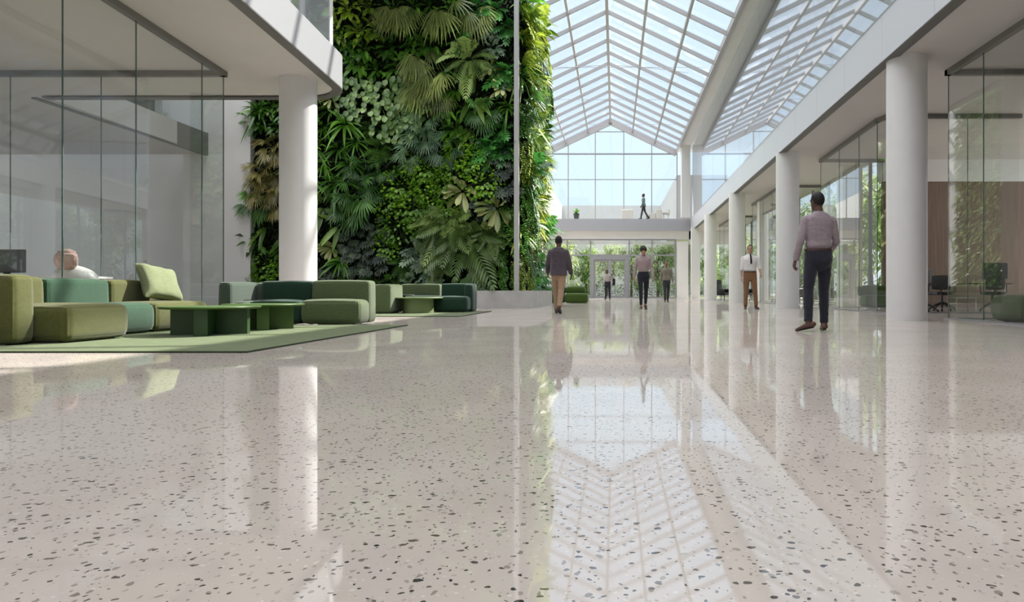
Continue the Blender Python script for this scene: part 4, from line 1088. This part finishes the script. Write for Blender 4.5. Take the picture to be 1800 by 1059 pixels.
def person(label, loc, rz, H, skin, hair, top, bottom, shoe, legs, arms, vox=.009, head=(0, 0), jacket=False, female=False, hem=.90, sleeve=1.0, shoe_h=0, hairstyle='short', belt=None, tie=None, collar=True, face=True, top_name='shirt'):
    k = H/1.75
    t = empty('person', loc, label, 'person', None, rz)
    sw = .162 if female else .178; hw = .088
    SH = 1.395
    def V(x, y, z): return Vector((x, y, z))
    # ---- skeleton
    LG, AR = [], []
    for sx, (p, ab, kb, toe, fp) in zip((-1, 1), legs):
        hip = V(sx*hw, 0, .93); p, ab, kb = rad_(p), rad_(ab), rad_(kb)
        d = V(sx*math.sin(ab), -math.sin(p), -math.cos(p)).normalized(); kn = hip+d*.43
        d2 = V(sx*math.sin(ab)*.7, -math.sin(p-kb), -math.cos(p-kb)).normalized(); an = kn+d2*.42
        LG.append((sx, hip, kn, an, rad_(toe), rad_(fp)))
    def foot_pts(sx, an, toe, fp):
        f = V(sx*math.sin(toe), -math.cos(toe), 0); f = (f*math.cos(fp)+V(0, 0, -math.sin(fp))).normalized(); u = V(0, 0, 1); u = (u-f*u.dot(f)).normalized(); s_ = f.cross(u)
        return f, u, s_
    low = 9
    for sx, hip, kn, an, toe, fp in LG:
        f, u, s_ = foot_pts(sx, an, toe, fp)
        for q in (an-f*.055-u*.085, an+f*.13-u*.085, an+f*.19-u*.08): low = min(low, q.z)
    dz = -low
    def Z(v): return Vector((v.x, v.y, v.z+dz))*k
    LG = [(sx, h+V(0,0,dz), kn+V(0,0,dz), an+V(0,0,dz), toe, fp) for sx, h, kn, an, toe, fp in LG]
    for sx, (p, ab, eb, inn) in zip((-1, 1), arms):
        sh = V(sx*sw, 0.01, SH+dz); p, ab, eb, inn = rad_(p), rad_(ab), rad_(eb), rad_(inn)
        d = V(sx*math.sin(ab), -math.sin(p)*math.cos(ab), -math.cos(p)*math.cos(ab)).normalized(); el = sh+d*.285
        d2 = V(sx*math.sin(ab)*math.cos(inn)*.5-sx*math.sin(inn), -math.sin(p+eb), -math.cos(p+eb)).normalized(); wr = el+d2*.25
        AR.append((sx, sh, el, wr, d2))
    def ring(z, rx, ry, yo=0, n=24, e_=2.4):
        q = []
        for i in range(n):
            a = 2*PI*i/n; c, s_ = math.cos(a), math.sin(a)
            q.append(V(rx*math.copysign(abs(c)**(2/e_), c), yo+ry*math.copysign(abs(s_)**(2/e_), s_), z+dz)*k)
        return q
    wst = .128 if female else .148; hp = .170 if female else .166; ch = .155 if female else .176
    TOR = [(.80, hp*.92, .10, .012), (.88, hp, .118, .015), (.95, hp*.97, .112, .01), (1.05, wst*1.04, .098, 0), (1.13, wst, .095, -.002), (1.24, (wst+ch)/2, .108, -.008), (1.33, ch, .116, -.006), (1.40, ch*.98, .104, .004), (1.45, ch*.72, .078, .012), (1.485, .075, .060, .018)]
    def S(p): return (p.x*k, p.y*k, p.z*k)
    # ---- body: one continuous surface
    b = MB()
    b.rings([ring(z, x-.012, y-.012, o) for z, x, y, o in TOR])
    hc = V(0, -.012, 1.63+dz); nk = V(0, .02, 1.47+dz)
    hy, hpitch = rad_(head[0]), rad_(head[1])
    Rm = Matrix.Rotation(hy, 3, 'Z') @ Matrix.Rotation(hpitch, 3, 'X')
    def HD(x, y, z): return nk+Rm @ (hc+V(x, y, z)-nk)
    b.tube([S(V(0, .018, 1.43+dz)), S(V(0, .018, 1.50+dz)), S(HD(0, .022, -.08))], [.060*k, .053*k, .052*k], 16)
    hr = [(-.118, .026, .030, -.035), (-.105, .042, .05, -.028), (-.08, .056, .072, -.016), (-.045, .066, .086, -.006), (0, .073, .095, 0), (.04, .075, .097, .003), (.08, .066, .086, .008), (.105, .045, .060, .012), (.118, .018, .025, .014)]
    rr = []
    for z, rx, ry, yo in hr:
        rr.append([Vector(S(HD(rx*math.cos(a), yo+ry*math.sin(a), z))) for a in (2*PI*i/20 for i in range(20))])
    b.rings(rr)
    b.capsule([S(HD(0, -.088, .012)), S(HD(0, -.108, -.030))], [.009*k, .014*k], 8)                    # nose
    b.capsule([S(HD(-.038, -.083, .022)), S(HD(.038, -.083, .022))], .012*k, 8)                         # brow
    b.capsule([S(HD(-.02, -.083, -.064)), S(HD(.02, -.083, -.064))], .011*k, 8)                         # lips
    b.ball(S(HD(0, -.066, -.103)), .022*k, 10, 6)                                                       # chin
    for sx in (-1, 1): b.ball(S(HD(sx*.077, .008, -.008)), (.010*k, .018*k, .030*k), 8, 6)              # ears
    for sx, sh, el, wr, d2 in AR:
        m1 = sh*.5+el*.5; m2 = el*.65+wr*.35
        sb0 = sh+V(-sx*.02, 0, -.035)
        b.capsule([S(sb0), S(m1), S(el), S(m2), S(wr)], [.042*k, .040*k, .036*k, .036*k, .025*k], 12)
        # hand: palm, four fingers, thumb
        n_ = V(-sx, 0, 0); n_ = (n_-d2*n_.dot(d2)).normalized(); w_ = d2.cross(n_)
        if w_.y > 0: w_ = -w_
        p0 = wr-d2*.005; p1 = wr+d2*.09
        b.tube([S(p0), S(wr+d2*.03), S(wr+d2*.065), S(p1)], [.026*k, .036*k, .041*k, .038*k], 12, .40, side=w_)
        for q, (off, ln) in enumerate(((.030, .070), (.010, .080), (-.010, .075), (-.029, .058))):
            a0 = wr+d2*(.085-.006*abs(q-1))+w_*off; c1 = .35+.12*q
            d3 = (d2*math.cos(c1)+n_*math.sin(c1)+w_*off*1.5).normalized(); a1 = a0+d3*ln*.48
            d4 = (d2*math.cos(c1*2.3)+n_*math.sin(c1*2.3)).normalized(); a2 = a1+d4*ln*.52
            b.capsule([S(a0-d2*.012), S(a0), S(a1), S(a2)], [.010*k, .0098*k, .0092*k, .008*k], 8)
        a0 = wr+d2*.028+w_*.026; a1 = a0+(d2*.62+w_*.70+n_*.25).normalized()*.042; a2 = a1+(d2*.9+w_*.25+n_*.35).normalized()*.032
        b.capsule([S(a0), S(a1), S(a2)], [.0145*k, .0115*k, .009*k], 8)
    for sx, hip, kn, an, toe, fp in LG:
        b.capsule([S(hip-V(0, 0, .02)), S(hip*.5+kn*.5), S(kn), S(kn*.7+an*.3), S(kn*.2+an*.8), S(an)], [.070*k, .060*k, .042*k, .042*k, .030*k, .030*k], 14)
        f, u, s_ = foot_pts(sx, an, toe, fp)
        b.capsule([S(an-f*.03-u*.045), S(an+f*.05-u*.05), S(an+f*.13-u*.062), S(an+f*.165-u*.066)], [.034*k, .035*k, .032*k, .022*k], 10, .7, side=s_)
    put('body', solid(b, vox*k, 3), skin, t)
    # ---- face details
    if face:
        for sx in (-1, 1):
            MB().ball(S(HD(sx*.030, -.084, .004)), (.013*k, .007*k, .006*k), 10, 6).build('eye', PM['eye'], t, world=False, smooth=True)
            MB().capsule([S(HD(sx*.018, -.096, .028)), S(HD(sx*.034, -.094, .032)), S(HD(sx*.050, -.082, .026))], .0045*k, 6).build('eyebrow', hair, t, world=False, smooth=True)
        MB().capsule([S(HD(-.022, -.088, -.062)), S(HD(0, -.094, -.063)), S(HD(.022, -.088, -.062))], [.004*k, .0075*k, .004*k], 8).build('mouth', PM['lip'], t, world=False, smooth=True)
    # ---- hair
    h = MB()
    def hball(c, r):
        vs = []
        n, m = 18, 12
        rs = []
        for j in range(m+1):
            a = PI*(j+.02)/(m+.04)
            rs.append([Vector(S(HD(c[0]+r[0]*math.sin(a)*math.cos(2*PI*i/n), c[1]+r[1]*math.sin(a)*math.sin(2*PI*i/n), c[2]-r[2]*math.cos(a)))) for i in range(n)])
        h.rings(rs)
    if hairstyle == 'short':
        hball((0, .013, .027), (.081, .097, .103))
    elif hairstyle == 'crop':
        hball((0, .015, .030), (.0785, .094, .097))
    else:
        hball((0, .022, .030), (.092, .108, .108)); hball((0, -.050, .068), (.070, .056, .040)); hball((-.050, -.03, .05), (.042, .06, .05)); hball((.050, -.03, .05), (.042, .06, .05))
    put('hair', solid(h, max(vox, .009)*k, 2), hair, t, .0035, 60)
    # ---- top
    g = .016 if not jacket else .030
    cb = MB(); rs = [q for q in TOR if q[0] > hem]
    z0 = hem; fl = 1.06 if (jacket or hem < .95) else 1.0
    tuck = hem >= .95
    def interp(z):
        for a, c in zip(TOR[:-1], TOR[1:]):
            if a[0] <= z <= c[0]:
                u = (z-a[0])/(c[0]-a[0]); return tuple(a[i]+(c[i]-a[i])*u for i in range(4))
        return TOR[0]
    q0 = interp(hem)
    L_ = [(hem, q0[1]*fl, q0[2]*fl, q0[3])]+list(rs)
    if jacket: L_ = [(z, max(x, .160), max(y, .112), o) if z < 1.3 else (z, x, y, o) for z, x, y, o in L_]
    if tuck: L_ = [(.955,)+interp(.955)[1:], (1.03,)+interp(1.03)[1:], (1.062,)+interp(1.062)[1:]]+[q for q in L_ if q[0] > 1.08]
    def off(z): return (g if z > 1.04 else -.004) if tuck else (g if jacket or z > 1.12 else .036)
    cb.rings([ring(z, x+off(z), y+off(z), o) for z, x, y, o in L_])
    for sx, sh, el, wr, d2 in AR:
        e2 = el+(wr-el)*(sleeve if sleeve < 1 else .99)
        m1 = sh*.5+el*.5; sc = 1.22 if jacket else 1.0
        P_ = [sh+V(-sx*.05, 0, .01), sh, m1, el, el*.5+e2*.5, e2]; Q = [.055, .058, .056*sc, .050*sc, .047*sc, .040*sc]
        cb.ball(S(sh+V(-sx*.006, 0, -.008)), (.066*k, .066*k, .064*k), 16, 10)
        cb.capsule([S(P_[0]), S(P_[1]), S(P_[2])], [q*k for q in Q[:3]], 14)
        cb.tube([S(p) for p in P_[1:]], [q*k for q in Q[1:]], 14)
    if collar:
        cb.tube([S(V(0, .014, 1.455+dz)), S(V(0, .014, 1.485+dz)), S(V(0, .016, 1.508+dz))], [.082*k, .071*k, .067*k], 18)
    put(top_name, solid(cb, vox*k*1.15, 3), top, t, .006, 8)
    # ---- trousers
    cb = MB()
    cb.rings([ring(z, x+.012, y+.012, o) for z, x, y, o in ((.75, hp*.35, .05, .012), (.79, hp*.72, .088, .014), (.83, hp*.90, .106, .014), (.88, hp*.97, .116, .015), (.95, hp*.96, .113, .01), (1.0, wst*1.10, .106, .004), (1.03, wst*1.07, .103, .002))])
    lw = (.084, .077, .057, .058, .046, .042) if female else (.092, .086, .066, .064, .056, .054)
    for sx, hip, kn, an, toe, fp in LG:
        en = an+V(0, 0, .03 if female else .005)
        cb.tube([S(hip+V(0, 0, .03)), S(hip*.5+kn*.5), S(kn), S(kn*.7+en*.3), S(kn*.25+en*.75), S(en)], [q*k for q in lw], 16)
        cb.ball(S(hip+V(0, .008, -.01)), lw[0]*k*1.06, 14, 8)
    put('trousers', solid(cb, vox*k*1.15, 3), bottom, t, .005, 9)
    if belt is not None:
        MB().rings([ring(z, wst*1.07+.020, .121, .002) for z in (1.000, 1.028)]).build('belt', belt, t, world=False, smooth=False)
    # ---- shoes
    for sx, hip, kn, an, toe, fp in LG:
        f, u, s_ = foot_pts(sx, an, toe, fp)
        sb = MB()
        sb.capsule([S(an-f*.045-u*.042), S(an+f*.03-u*.038), S(an+f*.10-u*.056), S(an+f*.158-u*.064)], [.041*k, .043*k, .038*k, .024*k], 12, .86, side=s_)
        if not female: sb.capsule([S(an-f*.012-u*.035), S(an-f*.005+u*.0)], [.042*k, .043*k], 12)
        n = 14; so = []
        for z in (-.086, -.068):
            o_ = []
            for i in range(n):
                a = 2*PI*i/n; ln = .110 if math.cos(a) > 0 else .115; wd_ = (.041 if math.cos(a) > -.2 else .036)
                o_.append(Vector(S(an+f*(.062+ln*math.cos(a))+s_*wd_*math.sin(a)+u*z)))
            so.append(o_)
        sh_ = put('shoe', solid(sb, .008*k, 1), shoe, t)
        MB().rings(so).build('sole', PM['blackc'], sh_, world=False)
    if tie is not None:
        MB().tube([S(V(0, -.098, 1.50+dz)), S(V(.004, -.138, 1.42+dz)), S(V(.012, -.146, 1.30+dz)), S(V(.012, -.143, 1.23+dz))], [.018*k, .020*k, .024*k, .022*k], 10, .35, side=V(1, 0, 0)).build('necktie', tie, t, world=False, smooth=True)
    return t
def skin_(n, c): return mat(n, c, .5, .4, var=.06, vscale=14)
PM = dict(eye=mat('eye_dark', (.05, .04, .035), .2), lip=mat('lips', (.30, .12, .10), .5), hair=mat('black_hair', (.012, .010, .009), .6, .3, bump=.3, bscale=140),
          brown=mat('brown_leather', (.085, .034, .022), .4), dbrown=mat('dark_brown_leather', (.06, .028, .022), .4),
          navy=cloth('navy_trouser_cloth', (.020, .021, .032)), tan=cloth('tan_chino_cloth', (.36, .24, .155)), camel=cloth('camel_trouser_cloth', (.235, .125, .062)),
          lilac=cloth('lilac_shirt_cloth', (.32, .262, .29)), plum=cloth('plum_jacket_cloth', (.082, .066, .080)), blush=cloth('blush_blouse_cloth', (.38, .29, .29)),
          olive=cloth('olive_knit', (.21, .19, .15)), grey=cloth('grey_shirt_cloth', (.36, .33, .31)), whitec=cloth('white_shirt_cloth', (.80, .78, .76)),
          charcoal=cloth('charcoal_trouser_cloth', (.045, .045, .05)), tealgrey=cloth('grey_teal_top', (.14, .18, .18)), blackc=cloth('black_cloth', (.01, .01, .011)))
sk_d = skin_('skin_deep', (.10, .048, .032)); sk_b = skin_('skin_brown', (.24, .12, .08)); sk_m = skin_('skin_tan', (.46, .26, .18))

person('person in lilac shirt and dark trousers walking away beside the nearest right column', (2.66, 8.95, 0), PI+.12, 1.80, sk_d, PM['hair'], PM['lilac'], PM['navy'], PM['brown'],
       [(2, -1.5, 6, 14, 0), (-6, 9, 10, 62, 14)], [(8, 15, 48, 12), (-2, 14, 22, 0)], vox=.0075, head=(14, 2), belt=PM['dbrown'], hem=1.0)
person('person in dark plum jacket and tan chinos walking away by the planter', (-1.30, 15.6, 0), PI-.05, 1.77, sk_d, PM['hair'], PM['plum'], PM['tan'], PM['dbrown'],
       [(-14, -2.5, 16, 8, 26), (10, -2, 3, 8, 0)], [(-4, 14, 22, 0), (6, 14, 26, 2)], vox=.009, jacket=True, hem=.86, top_name='jacket')
person('person in blush pink blouse and slim dark trousers walking forward looking down', (.76, 18.6, 0), 0.0, 1.72, sk_m, PM['hair'], PM['blush'], PM['navy'], PM['brown'],
       [(9, -1.5, 4, 4, 0), (-9, -1.5, 12, 6, 20)], [(-4, 14, 16, 0), (5, 14, 18, 0)], vox=.009, head=(0, 17), female=True, hem=.985, hairstyle='full', collar=True, top_name='blouse')
person('person in grey shirt with bowed head standing before the entrance doors', (-.46, 39.9, 0), -.25, 1.76, sk_d, PM['hair'], PM['grey'], PM['navy'], PM['dbrown'],
       [(6, 1, 4, 8, 0), (-5, 1, 6, 10, 8)], [(10, 10, 40, 20), (0, 18, 30, 0)], vox=.011, head=(-20, 24), hairstyle='crop', hem=.97)
person('person in olive knit jumper and charcoal trousers walking forward by the square pillar', (2.27, 30.4, 0), .05, 1.80, sk_b, PM['hair'], PM['olive'], PM['charcoal'], PM['dbrown'],
       [(8, -1, 4, 6, 0), (-9, -1, 12, 6, 18)], [(-3, 12, 14, 0), (6, 12, 18, 0)], vox=.011, hem=.93, top_name='jumper', collar=False)
person('person in white shirt and tan trousers standing by the right columns', (3.82, 19.4, 0), -.05, 1.82, sk_m, PM['hair'], PM['whitec'], PM['camel'], PM['dbrown'],
       [(2, 3, 2, 10, 0), (4, 6, 4, 16, 0)], [(4, 9, 10, 0), (8, 16, 34, 6)], vox=.009, head=(-6, 2), hem=1.0, sleeve=.25, belt=PM['dbrown'], tie=PM['blackc'])
person('person in grey teal top walking left along the upper bridge', (1.93, 47.0, FZ), -PI/2, 1.78, sk_d, PM['hair'], PM['tealgrey'], PM['charcoal'], PM['blackc'],
       [(-15, 0, 14, 4, 20), (14, 0, 3, 4, 0)], [(-8, 5, 12, 0), (10, 5, 16, 0)], vox=.011, hem=.90, hairstyle='crop', top_name='jumper')
# shoulder bag of the person at the doors
t = empty('shoulder_bag', (-.16, 39.9, .85), 'dark shoulder bag carried by the person at the entrance doors', 'bag')
MB().soft(-.17, -.03, 39.72, 40.05, .84, 1.22, r=.04).build('body', PM['blackc'], t, smooth=True)
MB().tube([(-.10, 39.75, 1.2), (-.22, 39.78, 1.42), (-.28, 39.9, 1.50), (-.22, 40.02, 1.42), (-.10, 40.02, 1.2)], .018, 8).build('strap', PM['blackc'], t, smooth=True)
